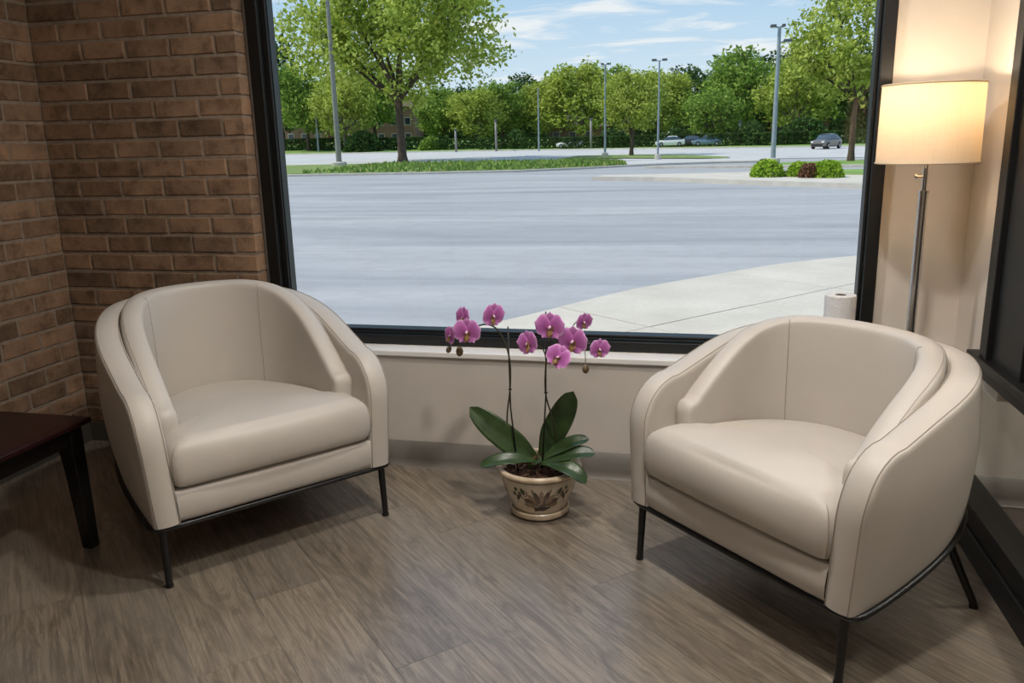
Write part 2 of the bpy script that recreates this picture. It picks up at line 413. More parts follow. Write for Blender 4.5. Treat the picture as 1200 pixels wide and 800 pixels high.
# glazed side wall on the right, with dark frame; a small lobby lies behind it
mb = MB(); mb.box(XR+.042, 2.70, .50, XR+.13, D_UP, CEIL_Z); mb.box(XR, Y_REAR, 2.42, XR+.12, 2.765, CEIL_Z); mb.box(XR, Y_REAR, 0, XR+.12, -1.2, 2.42)
structure('wall_right', mb, WALLPAINT)
win2 = bpy.data.objects.new('window_2', None); COL.objects.link(win2); win2['kind'] = 'structure'
def b2(name, b, mat=FRAMEMETAL, bev=.003): return bar(name, b, mat, win2, bev)
b2('frame_jamb', (XR-.004, 2.70, .62, XR+.14, 2.764, 2.42))
b2('frame_stile', (XR+.012, 2.46, .62, XR+.12, 2.70, 2.42))
b2('frame_stile', (XR+.022, 2.20, .66, XR+.12, 2.46, 2.42))
b2('frame_rail', (XR-.004, -1.2, 2.34, XR+.12, 2.70, 2.42))
b2('window_ledge', (XR-.016, -1.2, .605, XR+.14, 2.85, .632), bev=.004)
b2('ledge_lip', (XR-.006, -1.2, .570, XR+.12, 2.80, .605))
b2('bottom_rail', (XR-.014, -1.2, .0, XR+.10, 3.06, .085)); b2('bottom_rail', (XR-.004, -1.2, .085, XR+.09, 3.06, .155))
b2('frame_jamb', (XR, -1.2, .155, XR+.1, -1.14, 2.34))
m = MB(); m.box(XR+.04, -1.14, .155, XR+.046, 3.06, .570); m.build('pane', GLASS, win2)
m = MB(); m.box(XR+.05, -1.14, .66, XR+.056, 2.20, 2.34); m.build('pane', GLASS, win2)
# lobby behind the side glazing
mb = MB(); mb.box(2.4, Y_REAR, 0, 2.5, D_UP+.12, CEIL_Z); mb.box(XR+.13, D_LOW, .478, 2.4, D_UP+.12, CEIL_Z); structure('wall_lobby', mb, WALLPAINT)
mb = MB(); mb.box(XR+.27, 2.30, 0, XR+.60, 2.62, CEIL_Z); structure('wall_lobby_pier', mb, WALLPAINT)
# ceiling lights (fittings of the lamps above, the added lobby fill included; out of frame)
M = Mat('lamp_diffuser', (1, .9, .78, 1), .5); M.set('Emission Color', (1, .86, .70, 1)); M.set('Emission Strength', 3.0); DIFF = M.m
RING = Mat('white_metal_ring', lin(225, 222, 216), .4).m
ceiling_o = bpy.data.objects['ceiling']
for l, s, p in CEILING_AND_FILL_LIGHTS:
    m = MB(); m.lathe([(s/2, 0), (s/2+.03, 0), (s/2+.03, -.012), (s/2, -.014), (s/2, 0)], 32); f = m.build('downlight_ring', RING, ceiling_o, True, loc=(l[0], l[1], CEIL_Z))
    m = MB(); m.lathe([(0.0001, -.003), (s/2, -.003)], 32); m.build('diffuser', DIFF, f)

# ================================================================== armchairs
class UPath:
    def __init__(s, a, ys, b, y0, n=2.35):
        p = [Vector((-a, y0))]
        K = 160
        for k in range(9): p.append(Vector((-a, y0+(ys-y0)*(k+1)/9)))
        for k in range(1, K):
            t = pi*k/K; c, si = -cos(t), sin(t)
            p.append(Vector((a*math.copysign(abs(c)**(2/n), c), ys+b*abs(si)**(2/n))))
        for k in range(10): p.append(Vector((a, ys-(ys-y0)*k/9)))
        s.p = p; s.s = [0.]
        for i in range(1, len(p)): s.s.append(s.s[-1]+(p[i]-p[i-1]).length)
        s.L = s.s[-1]
    def at(s, u):
        if u <= 0: return s.p[0]+Vector((0, u)), Vector((-1, 0))
        if u >= s.L: return s.p[-1]+Vector((0, s.L-u)), Vector((1, 0))
        lo, hi = 0, len(s.s)-1
        while hi-lo > 1:
            m = (lo+hi)//2
            if s.s[m] <= u: lo = m
            else: hi = m
        t = (u-s.s[lo])/max(1e-9, s.s[hi]-s.s[lo])
        pos = s.p[lo].lerp(s.p[hi], t)
        a = s.p[max(0, lo-2)]; b = s.p[min(len(s.p)-1, hi+2)]; d = (b-a).normalized()
        return pos, Vector((-d.y, d.x))
def smooth(x): x = max(0., min(1., x)); return x*x*(3-2*x)
def chair_deform(p):
    x, y, z = p
    k = max(0., (.5-z)/.3); x *= 1-.045*min(1, k)
    if z < .34 and y > .25: 
        w = smooth((y-.25)/.4)*((.34-z)/.14)**1.5
        y -= .055*w; x *= 1-.05*w
    return (x, y, z)
def build_band(path, t, zb, hfun, ry, rz, rho, zin, bulge=.010, nu=72, mrow=9, zlow_fn=None):
    """rolled upholstered wall along a U path; returns MB plus a sampler for seams"""
    st = []
    h_of = lambda u: hfun(path.at(u)[0].y)
    zc = h_of(ry)-rz
    for k in range(mrow): st.append((0., zb+(zc-zb)*k/mrow))
    for k in range(8): f = pi/2*k/8; st.append((ry*(1-cos(f)), zc+rz*sin(f)))
    half = []
    for k in range(nu//2+1): u = ry+(path.L/2-ry)*k/(nu//2); half.append((u, h_of(u)))
    st += half
    full = st+[(path.L-u, z) for u, z in st[-2::-1]]
    N = len(full)
    nrm = []
    for i in range(N):
        a = full[max(0, i-1)]; b = full[min(N-1, i+1)]; d = Vector((b[0]-a[0], b[1]-a[1]))
        d = d.normalized() if d.length > 0 else Vector((0, 1)); nrm.append(Vector((-d.y, d.x)))
    cross = [(1, -rho), (.965, -rho*.45), (.88, -rho*.10), (.7, .001), (.35, .005), (0, .006), (-.35, .005), (-.7, .001), (-.88, -rho*.10), (-.965, -rho*.45), (-1, -rho)]
    def pt(i, c, e):
        u, z = full[i]; n = nrm[i]; P, Nn = path.at(u+n.x*e)
        return chair_deform((P.x+Nn.x*c*t/2, P.y+Nn.y*c*t/2, z+n.y*e))
    m = MB(); rows = [[pt(i, c, e) for c, e in cross] for i in range(N)]
    idx = m.grid(rows)
    i0 = mrow; i1 = N-1-mrow
    for side, sg, zlow in ((0, 1, zb), (len(cross)-1, -1, zin)):
        cols = []
        for i in range(i0, i1+1):
            if i == i0: col = [idx[k][side] for k in range(mrow+1)]
            elif i == i1: col = [idx[N-1-k][side] for k in range(mrow+1)]
            else:
                u, z = full[i]; n = nrm[i]; e = -rho
                ue = u+n.x*e; ze = z+n.y*e; P, Nn = path.at(ue); col = []
                fade = smooth(min(ue, path.L-ue)/.12)
                for k in range(mrow):
                    r = k/mrow; z0_ = zlow_fn(P.y) if (zlow_fn and sg > 0) else zb; zz = z0_+(ze-z0_)*r
                    bl = bulge*sin(pi*r)*fade*sg
                    col.append(m.vert(chair_deform((P.x+Nn.x*(sg*t/2+bl), P.y+Nn.y*(sg*t/2+bl), zz))))
                col.append(idx[i][side])
            cols.append(col)
        if sg < 0: cols = cols[::-1]
        m.quads(cols)
    return m, full, nrm, pt
SH_A, SH_T = .385, .084
def seam_tube(m, pts, r): m.tube(pts, r, 6)
def armchair_meshes(dep, hb, rear, lx):
    out = []
    ease = lambda t, p: sin(pi/2*max(0., min(1., t)))**p
    h_shell = lambda y: .578+(hb-.022-.578)*ease((y-.03)/(dep-.10), 1.3)
    h_liner = lambda y: .498+(hb+.010-.498)*ease((y-.11)/(dep-.26), .95)
    z_low = lambda y: .205+.095*smooth((y-.06)/(dep-.16))
    sp = UPath(SH_A, .30, dep-.30-SH_T/2, 0.0, 2.2)
    m, full, nrm, pt = build_band(sp, SH_T, .205, h_shell, .14, .165, .018, .205, zlow_fn=z_low)
    out.append(('shell', m.mesh('shell', LEATHER, True), None, []))
    s1 = MB()
    for c in (.80,):
        seam_tube(s1, [pt(i, c, .0006) for i in range(0, len(full))], .0013)
    s2 = MB(); seam_tube(s2, [pt(i, -.82, .0004) for i in range(0, len(full))], .0012)
    out[-1][3].append(('seam', s1.mesh('seam', LSEAM, True))); out[-1][3].append(('seam', s2.mesh('seam', LSEAM, True)))
    lp = UPath(.305, .32, dep-.32-SH_T-.036, .115, 2.2)
    m, full, nrm, pt = build_band(lp, .072, .36, h_liner, .030, .038, .022, .36, bulge=.006)
    out.append(('back_cushion', m.mesh('back_cushion', LEATHER, True), None, []))
    s3 = MB(); seam_tube(s3, [pt(i, .70, .0008) for i in range(0, len(full))], .0012)
    out[-1][3].append(('seam', s3.mesh('seam', LSEAM, True)))
    for sx in (-1, 1):
        sm = MB(); best = min(range(len(full)), key=lambda i: abs(lp.at(full[i][0])[0].x-sx*.235)+(0 if lp.at(full[i][0])[0].y > .4 else 9))
        u, z = full[best]; pts = [pt(best, c, .0012) for c in (.6, .2, -.2, -.6)]+[pt(best, -.9, .0008)]
        P, Nn = lp.at(u)
        for k in range(12):
            r = 1-k/12; zz = .36+(z-.022-.36)*r; bl = .006*sin(pi*r); q = P-Nn*(.036+bl+.0003); pts.append(chair_deform((q.x, q.y, zz)))
        seam_tube(sm, pts, .0012); out[-1][3].append(('seam', sm.mesh('seam', LSEAM, True)))
    # seat cushion
    K = 120
    def outline(th):
        # super-ellipse front, narrower behind the arm liners
        c, s_ = cos(th), sin(th)
        return c, s_
    ring = []
    front = [(-.338+.676*k/24, -.012-.010*sin(pi*k/24)) for k in range(25)]
    right = [(.339, .02+.10*k/6) for k in range(7)]+[(.339-.050*smooth(k/4.), .12+.05*k/4) for k in range(1, 5)]
    back = []
    for k in range(1, 40):
        t = pi*k/40; back.append((.289*math.copysign(abs(cos(t))**(2/2.4), cos(t)), .20+(dep-.33)*abs(sin(t))**(2/2.4)))
    left = [(-x, y) for x, y in right[::-1]]
    ring = front+right+back+left
    # resample smoothly
    dense = [Vector(p) for p in ring]
    L = [0.]
    for i in range(len(dense)): L.append(L[-1]+(dense[(i+1) % len(dense)]-dense[i]).length)
    def at(s_):
        s_ %= L[-1]
        for i in range(len(dense)):
            if L[i+1] >= s_: return dense[i].lerp(dense[(i+1) % len(dense)], (s_-L[i])/max(1e-9, L[i+1]-L[i]))
    RN = 128; R = [at(L[-1]*k/RN) for k in range(RN)]
    for _ in range(2): R = [(R[k-1]+R[k]*2+R[(k+1) % RN])/4 for k in range(RN)]
    cx = Vector((0, .24)); zt, zbm = .462, .314
    def top(p, r):
        z = zt-.035*smooth((p.y)/.6)+.030*(1-min(1, r)**3)
        return z
    m = MB(); rows = []
    for r in (.04, .2, .36, .52, .66, .76, .83, .88): rows.append([((cx+(p-cx)*r).x, (cx+(p-cx)*r).y, top(cx+(p-cx)*r, r)) for p in R])
    for inset, dz in ((.027, -.0035), (.015, -.011), (.006, -.022), (-.001, -.038), (-.006, -.06), (-.006, -.09), (-.003, -.115), (.002, -.130), (.010, -.140), (.020, -.144)):
        row = []
        for p in R:
            d = (p-cx); q = p-d.normalized()*inset; row.append((q.x, q.y, top(p, 1)+dz if dz > -.07 else (top(p, 1)+dz)))
        rows.append(row)
    rows.append([((cx+(p-cx)*.5).x, (cx+(p-cx)*.5).y, .30) for p in R])
    idx = m.grid(rows, closed_u=True); m.face(*idx[0][::-1])
    out.append(('seat_cushion', m.mesh('seat_cushion', LEATHER, True), None, []))
    for sx in (-1, 1):
        kk = min(range(RN), key=lambda k: (R[k]-Vector((sx*.336, .0))).length)
        sm = MB(); seam_tube(sm, [(rows[j][kk][0]+sx*.0004, rows[j][kk][1]-.0004, rows[j][kk][2]) for j in range(8, 16)], .0014); out[-1][3].append(('seam', sm.mesh('seam', LSEAM, True)))
    # front rail under the cushion
    m = MB(); prof = [(.04, .210), (.008, .207), (.001, .212), (-.004, .225), (-.006, .255), (-.004, .292), (.001, .304), (.008, .309), (.06, .311)]
    rows = []
    for k in range(13):
        x = -.346+.692*k/12; e = .004 if k in (0, 12) else 0
        rows.append([chair_deform((x, y+e, z)) for y, z in prof])
    m.grid([r[::-1] for r in rows]); out.append(('front_rail', m.mesh('front_rail', LEATHER, True), None, []))
    # underside
    m = MB(); pts = []
    for k in range(49):
        P, Nn = sp.at(sp.L*k/48); q = P-Nn*.0; pts.append(chair_deform((q.x, max(.01, q.y), .214)))
    m.face(*[m.vert(p) for p in pts]); out.append(('underside', m.mesh('underside', UNDERCLOTH), None, []))
    # steel rod frame hugging the shell
    m = MB(); pts = []
    op = UPath(SH_A+SH_T/2+.007, .30, dep-.30+.003, .045, 2.2)
    for k in range(81):
        u = op.L*k/80; P, Nn = op.at(u); z = .200+.125*smooth((P.y-.02)/(dep-.08)); x, y, zz = chair_deform((P.x, P.y, max(z, .2)))
        pts.append((x, y, z))
    fx = pts[0][0]
    corner = [(fx+.004, .024, .198), (fx+.018, .012, .197), (fx+.045, .008, .196)]
    pts = pts+[(-x, y, z) for x, y, z in corner]+[((-fx-.045)*(1-2*k/12.), .008, .196) for k in range(1, 12)]+corner[::-1]
    m.tube(pts, .0085, 8, closed=True); out.append(('rod_frame', m.mesh('rod_frame', BLACKMETAL, True), None, []))
    for (tx, ty), (bx, by) in (((-lx+.002, .026), (-lx, .016)), ((lx-.002, .026), (lx, .016)), ((-rear[0]+.05, rear[1]-.13), (-rear[0], rear[1])), ((rear[0]-.05, rear[1]-.13), (rear[0], rear[1]))):
        m = MB(); m.tube([(tx, ty, .206 if ty < .1 else .285), (bx, by, .010)], [.0125, .0105], 12)
        f = MB(); f.tube([(bx, by, .010), (bx, by, 0)], [.0125, .0125], 12)
        out.append(('leg', m.mesh('leg', BLACKMETAL, True, .6), None, [('foot_cap', f.mesh('foot_cap', BLACKMETAL, True, .6))]))
    return out
def armchair(label, loc, rz, spec):
    t = thing('armchair', label, 'armchair', loc, rz, 'pair of beige tub armchairs'); 
    for nm, me, _, subs in armchair_meshes(*spec):
        o = put(nm, me, t)
        for sn, sm in subs: put(sn, sm, o)
    return t
lcA, lcB = Vector((-1.576, 1.969)), Vector((-1.092, 2.57)); d = lcB-lcA
armchair('beige leather tub armchair in front of the brick wall, beside the dark wooden table', ((lcA+lcB)/2).to_3d(), atan2(d.y, d.x), (.860, .812, (.31, .775), .384))
rcA, rcB = Vector((-.177, 2.414)), Vector((.350, 1.872)); d = rcB-rcA
armchair('beige leather tub armchair under the floor lamp, beside the glazed side wall', ((rcA+rcB)/2).to_3d(), atan2(d.y, d.x), (.705, .755, (.365, .625), .378))

# ================================================================== side table
tb = thing('side_table', 'low dark mahogany table with tapered legs in the left corner', 'table', (-2.33, 1.72, 0))
hx, hy, tz = .345, .49, .462
m = MB(); m.box(-hx, -hy, tz-.020, hx, hy, tz); bevel_mod(m.build('table_top', MAHOG, tb), .006, 3)
m = MB(); m.box(-hx+.022, -hy+.022, tz-.0005, hx-.022, hy-.022, tz+.0012); o = m.build('top_inlay', MAHOG, tb); bevel_mod(o, .001, 1)
for nm, b in (('apron', (-hx+.04, hy-.060, tz-.085, hx-.04, hy-.038, tz-.020)), ('apron', (-hx+.04, -hy+.038, tz-.085, hx-.04, -hy+.060, tz-.020)), ('apron', (hx-.060, -hy+.04, tz-.085, hx-.038, hy-.04, tz-.020)), ('apron', (-hx+.038, -hy+.04, tz-.085, -hx+.060, hy-.04, tz-.020))):
    m = MB(); m.box(*b); bevel_mod(m.build(nm, DARKWOOD, tb), .002, 1)
for sx in (-1, 1):
    for sy in (-1, 1):
        m = MB(); cx_, cy_ = sx*(hx-.052), sy*(hy-.052); a = .028; b = .019
        rows = []
        for z, w_ in ((0, b), (.30, .0255), (.37, a), (tz-.020, a)):
            ox, oy = sx*(a-w_)*1.0, sy*(a-w_)*1.0
            rows.append([(cx_+ox+dx*w_, cy_+oy+dy*w_, z) for dx, dy in ((-1, -1), (1, -1), (1, 1), (-1, 1))])
        idx = m.grid(rows, closed_u=True); m.face(*idx[0][::-1]); m.face(*idx[-1]); bevel_mod(m.build('leg', DARKWOOD, tb), .0025, 2)

# ================================================================== floor lamp
CHROME = Mat('brushed_chrome', lin(214, 210, 204), .24, 1.0).m
M = Mat('linen_shade', lin(238, 224, 200), .9, spec=.1); v = M.coord('Object', (1, 1, 6))
weave = M.math('ADD', M.noise(M.coord('Object', (260, 260, 12)), 1, 2), M.noise(M.coord('Object', (14, 14, 420)), 1, 2))
dif = M.n('ShaderNodeBsdfDiffuse'); trl = M.n('ShaderNodeBsdfTranslucent'); mx = M.n('ShaderNodeMixShader')
shc = M.ramp(weave, [(.6, lin(234, 220, 198)), (1.3, lin(242, 230, 210))]); M.link(shc, dif.inputs[0]); M.link(shc, trl.inputs[0]); mx.inputs[0].default_value = .42
M.link(dif.outputs[0], mx.inputs[1]); M.link(trl.outputs[0], mx.inputs[2]); M.link(mx.outputs[0], M.out.inputs[0]); LINEN = M.m
LX, LY = .690, 2.885
lp_ = thing('floor_lamp', 'chrome floor lamp with lit cream drum shade behind the armchair', 'lamp', (LX, LY, 0))
m = MB(); m.lathe([(.001, .022), (.03, .022), (.035, .018), (.118, .012), (.125, .006), (.125, 0)], 40); m.build('base', CHROME, lp_, True, .6)
m = MB(); m.lathe([(.0145, .02), (.0145, 1.135), (.0165, 1.136), (.0165, 1.142), (.0105, 1.143)], 20); m.build('pole', CHROME, lp_, True, .6)
m = MB(); m.lathe([(.0085, 1.14), (.0085, 1.30), (.016, 1.302), (.018, 1.33), (.014, 1.345)], 16); m.build('upper_pole', CHROME, lp_, True, .6)
m = MB(); m.tube([(-.008, -.002, 1.187), (-.024, -.004, 1.187)], .004, 10); m.tube([(-.024, -.004, 1.187), (-.026, -.004, 1.187), (-.031, -.005, 1.187), (-.033, -.005, 1.187)], [.006, .0085, .0085, .005], 12); m.build('height_knob', CHROME, lp_, True, .6)
m = MB(); zb_, zt_, rb_, rt_ = 1.228, 1.472, .1500, .1475; K = 64
m.lathe([(rb_, zb_), (rt_, zt_), (rt_-.0025, zt_), (rb_-.0025, zb_), (rb_, zb_)], K); m.f = m.f[:-2] if len(m.f[-1]) > 4 else m.f
sh = m.build('lamp_shade', LINEN, lp_, True, .6)
TRIMM = Mat('shade_edge_tape', lin(214, 196, 168), .8).m
for zz, rr_ in ((zb_+.003, rb_+.0006), (zt_-.003, rt_+.0006)):
    m = MB(); m.tube([(rr_*cos(2*pi*k/K), rr_*sin(2*pi*k/K), zz) for k in range(K)], .0028, 6, closed=True); m.build('edge_tape', TRIMM, sh, True)
m = MB()
for k in range(3): a_ = 2*pi*k/3+.4; m.tube([(.012*cos(a_), .012*sin(a_), 1.445), (rt_*cos(a_)*.985, rt_*sin(a_)*.985, 1.465)], .0022, 6)
m.tube([(0, 0, 1.34), (0, 0, 1.40)], .004, 8); m.build('shade_spider', CHROME, lp_, True)
M = Mat('warm_bulb', (1, .8, .55, 1), .5); M.set('Emission Color', (1, .76, .45, 1)); M.set('Emission Strength', 14.); BULB = M.m
m = MB(); m.lathe([(.001, 1.345), (.014, 1.35), (.022, 1.365), (.026, 1.385), (.022, 1.405), (.012, 1.416), (.001, 1.42)], 20); m.build('bulb', BULB, lp_, True)
ld = bpy.data.lights.new('bulb_glow', 'POINT'); ld.energy = 4.6; ld.color = (1.0, .80, .57); ld.shadow_soft_size = .03
lo = bpy.data.objects.new('bulb_glow', ld); COL.objects.link(lo); lo.parent = lp_; lo.location = (0, 0, 1.385); ld.use_shadow = True
# the bulb must not block its own glow: the glow lamp sits just above the bulb tip
lo.location = (0, 0, 1.43); ld.shadow_soft_size = .012

# ================================================================== paper towel roll on the sill
PAPER = noisy('paper_towel', lin(232, 231, 230), lin(222, 221, 220), 60, .9, .35, 180)
tw = thing('paper_towel_roll', 'white paper towel roll standing on the window sill behind the right armchair', 'paper roll', (.500, 3.118, .502))
m = MB(); m.lathe([(.020, .002), (.052, 0), (.0545, .003), (.0545, .252), (.052, .255), (.020, .254), (.020, .002)], 40); m.f = [f for f in m.f if len(f) <= 4]; m.build('roll', PAPER, tw, True, .6)
CARD = noisy('card_core', lin(120, 104, 86), lin(104, 90, 74), 30, .9)
m = MB(); m.lathe([(.0198, .001), (.0198, .2535), (.018, .2535), (.018, .001)], 28); m.f = [f for f in m.f if len(f) <= 4]; m.build('core', CARD, tw, True, .6)

# ================================================================== orchid in its pot
PX, PY = -.556, 2.728
orch = thing('potted_orchid', 'pink moth orchid in a cream glazed pot between the two armchairs', 'plant', (PX, PY, 0))
M = Mat('cream_glaze', lin(206, 186, 158), .25, spec=.55); v = M.coord()
M.base(M.ramp(M.noise(v, 11, 5), [(.3, lin(198, 182, 158)), (.65, lin(220, 207, 186))])); M.bump(M.noise(v, 60, 3), .08, .003); GLAZE = M.m
AGED = noisy('aged_glaze_edge', lin(184, 162, 134), lin(212, 194, 168), 26, .3)
BROWNP = noisy('brown_pot_paint', lin(80, 64, 52), lin(112, 92, 74), 40, .3); DARKP = Mat('dark_pot_paint', lin(52, 38, 30), .35).m; GREENP = Mat('green_pot_paint', lin(58, 74, 46), .35).m; LIGHTP = Mat('tan_pot_paint', lin(148, 126, 102), .3).m
RZ = [(.098, .030), (.107, .050), (.121, .082), (.132, .113), (.139, .143), (.1425, .164)]
def pot_r(z):
    for (r0, z0), (r1, z1) in zip(RZ, RZ[1:]):
        if z <= z1: return r0+(r1-r0)*(z-z0)/(z1-z0)
    return RZ[-1][0]
m = MB(); m.lathe([(.09, .016)]+[(.094, .022)]+RZ+[(.1425, .167), (.134, .1665), (.130, .15), (.11, .12), (.02, .12)], 56); pot = m.build('pot', GLAZE, orch, True, .7)
m = MB(); m.lathe([(.1425, .1635), (.150, .164), (.1555, .1685), (.1565, .176), (.1535, .183), (.147, .1855), (.1395, .183), (.137, .176), (.138, .164), (.1425, .1635)], 56); m.f = [f for f in m.f if len(f) <= 4]; m.build('rim', AGED, pot, True)
m = MB(); m.tube([(.1445*cos(2*pi*k/56), .1445*sin(2*pi*k/56), .1615) for k in range(56)], .0022, 6, closed=True); m.build('rim_line', DARKP, pot, True)
m = MB(); m.lathe([(.02, .0), (.100, 0), (.107, .004), (.110, .012), (.110, .024), (.106, .028), (.100, .026), (.098, .016), (.02, .014)], 48); m.build('saucer', AGED, orch, True, .7)
m = MB(); m.lathe([(.1005, .0), (.1082, .0015), (.1092, .006), (.1075, .007)], 48); m.f = [f for f in m.f if len(f) <= 4]; m.build('saucer_line', DARKP, orch, True)
# painted motif: flower, scrolls and leaves lying on the glaze
def on_pot(th, z, o=.0009):
    z = .03+(z-.03)*1.22; r = pot_r(z)+o; return (r*cos(th), r*sin(th), z)
motif = {k: MB() for k in 'bdgl'}
def blob(kind, th0, z0, sx, sz, rot=0., lobes=0, amp=0., n=16, o=.0009):
    mm = motif[kind]; c = mm.vert(on_pot(th0, z0, o)); ids = []
    for k in range(n):
        a = 2*pi*k/n; r = 1+amp*cos(lobes*a) if lobes else 1
        x, z = sx*cos(a)*r, sz*sin(a)*r; x, z = x*cos(rot)-z*sin(rot), x*sin(rot)+z*cos(rot)
        ids.append(mm.vert(on_pot(th0+x/.125, z0+z, o)))
    for k in range(n): mm.face(c, ids[k], ids[(k+1) % n])
def stroke(kind, pts, r=.0011): motif[kind].tube([on_pot(t, z, .0004) for t, z in pts], r, 5)
facing = atan2(-PY, -PX)        # towards the room
for rep in range(3):
    t0 = facing+rep*2*pi/3+.05
    for k in range(9):
        a = pi*(.02+.96*k/8); blob('b' if k % 2 else 'l', t0+.038*cos(a)/.125*1.15, .060+.034*sin(a)*.9, .023, .0088, a, o=.0010+.0002*(k % 3))
        stroke('d', [(t0+.005*cos(a)/.125, .06+.004*sin(a)), (t0+.045*cos(a)/.125, .062+.036*sin(a))], .0007)
    blob('b', t0, .056, .040, .013, 0, 6, .18, 24, .0013); blob('d', t0+.01, .047, .032, .007, .1, 5, .2, 20, .0016); blob('l', t0-.05, .066, .010, .004, .5, o=.0017)
    for s_ in (-1, 1):
        stroke('d', [(t0+s_*(.10+.16*sin(k/14*2.6))/1., .088+.034*sin(k/14*pi*.9)-.010*(k/14)) for k in range(15)], .0010)
        cxx, czz = t0+s_*.46, .100
        stroke('d', [(cxx+.10*(1-k/20)*cos(k*.55)*s_, czz+.014*(1-k/20)*sin(k*.55)) for k in range(20)], .0011)
        blob('g', t0+s_*.52, .108, .006, .011, -.5*s_); blob('d', t0+s_*.60, .098, .004, .010, -.6*s_); blob('g', t0+s_*.72, .112, .007, .006)
        blob('d', t0+s_*.68, .085, .006, .012, .5*s_); blob('b', t0+s_*.78, .095, .009, .007, .2, 5, .2)
        stroke('d', [(t0+s_*(.42+.36*k/10), .062+.026*sin(k/10*pi)) for k in range(11)], .0010)
for k, mt in (('b', BROWNP), ('l', LIGHTP), ('d', DARKP), ('g', GREENP)): motif[k].build('painted_motif', mt, pot, True, kind='stuff')
BARK = noisy('orchid_bark', lin(70, 48, 34), lin(112, 82, 60), 30, .9, .5, 120)
m = MB(); m.lathe([(.001, .158), (.06, .156), (.10, .150), (.134, .144)], 28)
rb = random.Random(5)
for k in range(110):
    a = rb.uniform(0, 2*pi); r = .128*sqrt(rb.random()); z = .154+rb.uniform(0, .016)*(1-r/.15)+.012*(1-r/.13); L_ = rb.uniform(.010, .026); w_ = rb.uniform(.003, .007)
    b = rb.uniform(0, pi); tilt = rb.uniform(-.6, .6); dx, dy, dz = cos(b)*cos(tilt)*L_/2, sin(b)*cos(tilt)*L_/2, sin(tilt)*L_/2
    c = Vector((r*cos(a), r*sin(a), z)); m.tube([c-Vector((dx, dy, dz)), c, c+Vector((dx, dy, dz*.5))], [w_*.6, w_, w_*.5], 5)
for k in range(7):
    a = k*.9+.3; m.tube([(.01*cos(a), .01*sin(a), .212), (.04*cos(a), .04*sin(a), .194), (.078*cos(a), .078*sin(a), .158)], [.0045, .004, .003], 6)
m.build('bark_mulch', BARK, orch, kind='stuff')
# leaves
M = Mat('orchid_leaf', lin(46, 74, 40), .33, spec=.5); v = M.coord('Object', (1, 1, 1))
M.base(M.mix(M.ramp(M.noise(v, 26, 4), [(.3, (0, 0, 0, 1)), (.7, (1, 1, 1, 1))]), lin(40, 58, 32), lin(60, 82, 44))); M.bump(M.noise(v, 90, 3), .08, .003); LEAF = M.m
def leaf(pts, width, face, curl=.25, name='leaf'):
    """blade along pts (local), flat side towards 'face', half-width profile"""
    P = [Vector(p) for p in pts]; n = 18; rows = []
    def bez(t):
        q = P[:]
        while len(q) > 1: q = [q[i].lerp(q[i+1], t) for i in range(len(q)-1)]
        return q[0]
    F = Vector(face).normalized(); rowsb = []
    for i in range(n+1):
        t = i/n; p = bez(t); tg = (bez(min(1, t+.02))-bez(max(0, t-.02))).normalized()
        s_ = tg.cross(F).normalized(); nn = s_.cross(tg).normalized()
        w_ = width*(.30+.70*smooth(t/.5))*(sqrt(max(0, 1-((t-.55)/.45)**2.6)) if t > .55 else 1)
        if i == n: w_ = width*.04
        r = []
        for j in range(-4, 5):
            c = j/4; r.append(p+s_*w_*c+nn*(w_*curl*(c*c)-.0025*(1-min(1, abs(c)*4))))
        rows.append(r); rowsb.append([q-nn*.0022 for q in r])
    m = MB(); a = m.grid(rows); b = m.grid([r[::-1] for r in rowsb])
    for i in range(n):
        m.face(a[i][0], a[i+1][0], b[i+1][-1], b[i][-1]); m.face(a[i+1][-1], a[i][-1], b[i][0], b[i+1][0])
    return m.build(name, LEAF, orch, True)
def W(x, z, y=0.): return (x-PX, y, z)      # point given in room x,z at the pot's depth
leaf([W(-.560, .198), W(-.60, .22, -.01), W(-.70, .30, -.03), W(-.806, .392, -.02)], .047, (.25, -1, .35), .18)
leaf([W(-.552, .204, .02), W(-.535, .25, .03), W(-.47, .35, .02), W(-.428, .462, .0)], .048, (-.15, -1, .15), .15)
leaf([W(-.560, .196, -.02), W(-.60, .225, -.06), W(-.68, .235, -.09), W(-.752, .196, -.10)], .028, (0, -.55, 1), .28)
leaf([W(-.545, .201, -.02), W(-.49, .25, -.03), W(-.43, .285, -.02), W(-.372, .287, .0)], .029, (0, -.5, 1), .3)
leaf([W(-.545, .198, -.03), W(-.48, .235, -.06), W(-.41, .265, -.06), W(-.345, .250, -.04)], .031, (0, -.55, 1), .25)
leaf([W(-.545, .196, -.04), W(-.47, .235, -.10), W(-.41, .225, -.12), W(-.365, .170, -.12)], .032, (.1, -.5, 1), .25)
leaf([W(-.562, .191, -.03), W(-.562, .20, -.05), W(-.558, .215, -.06), W(-.554, .213, -.085)], .030, (0, -.8, .6), .1)
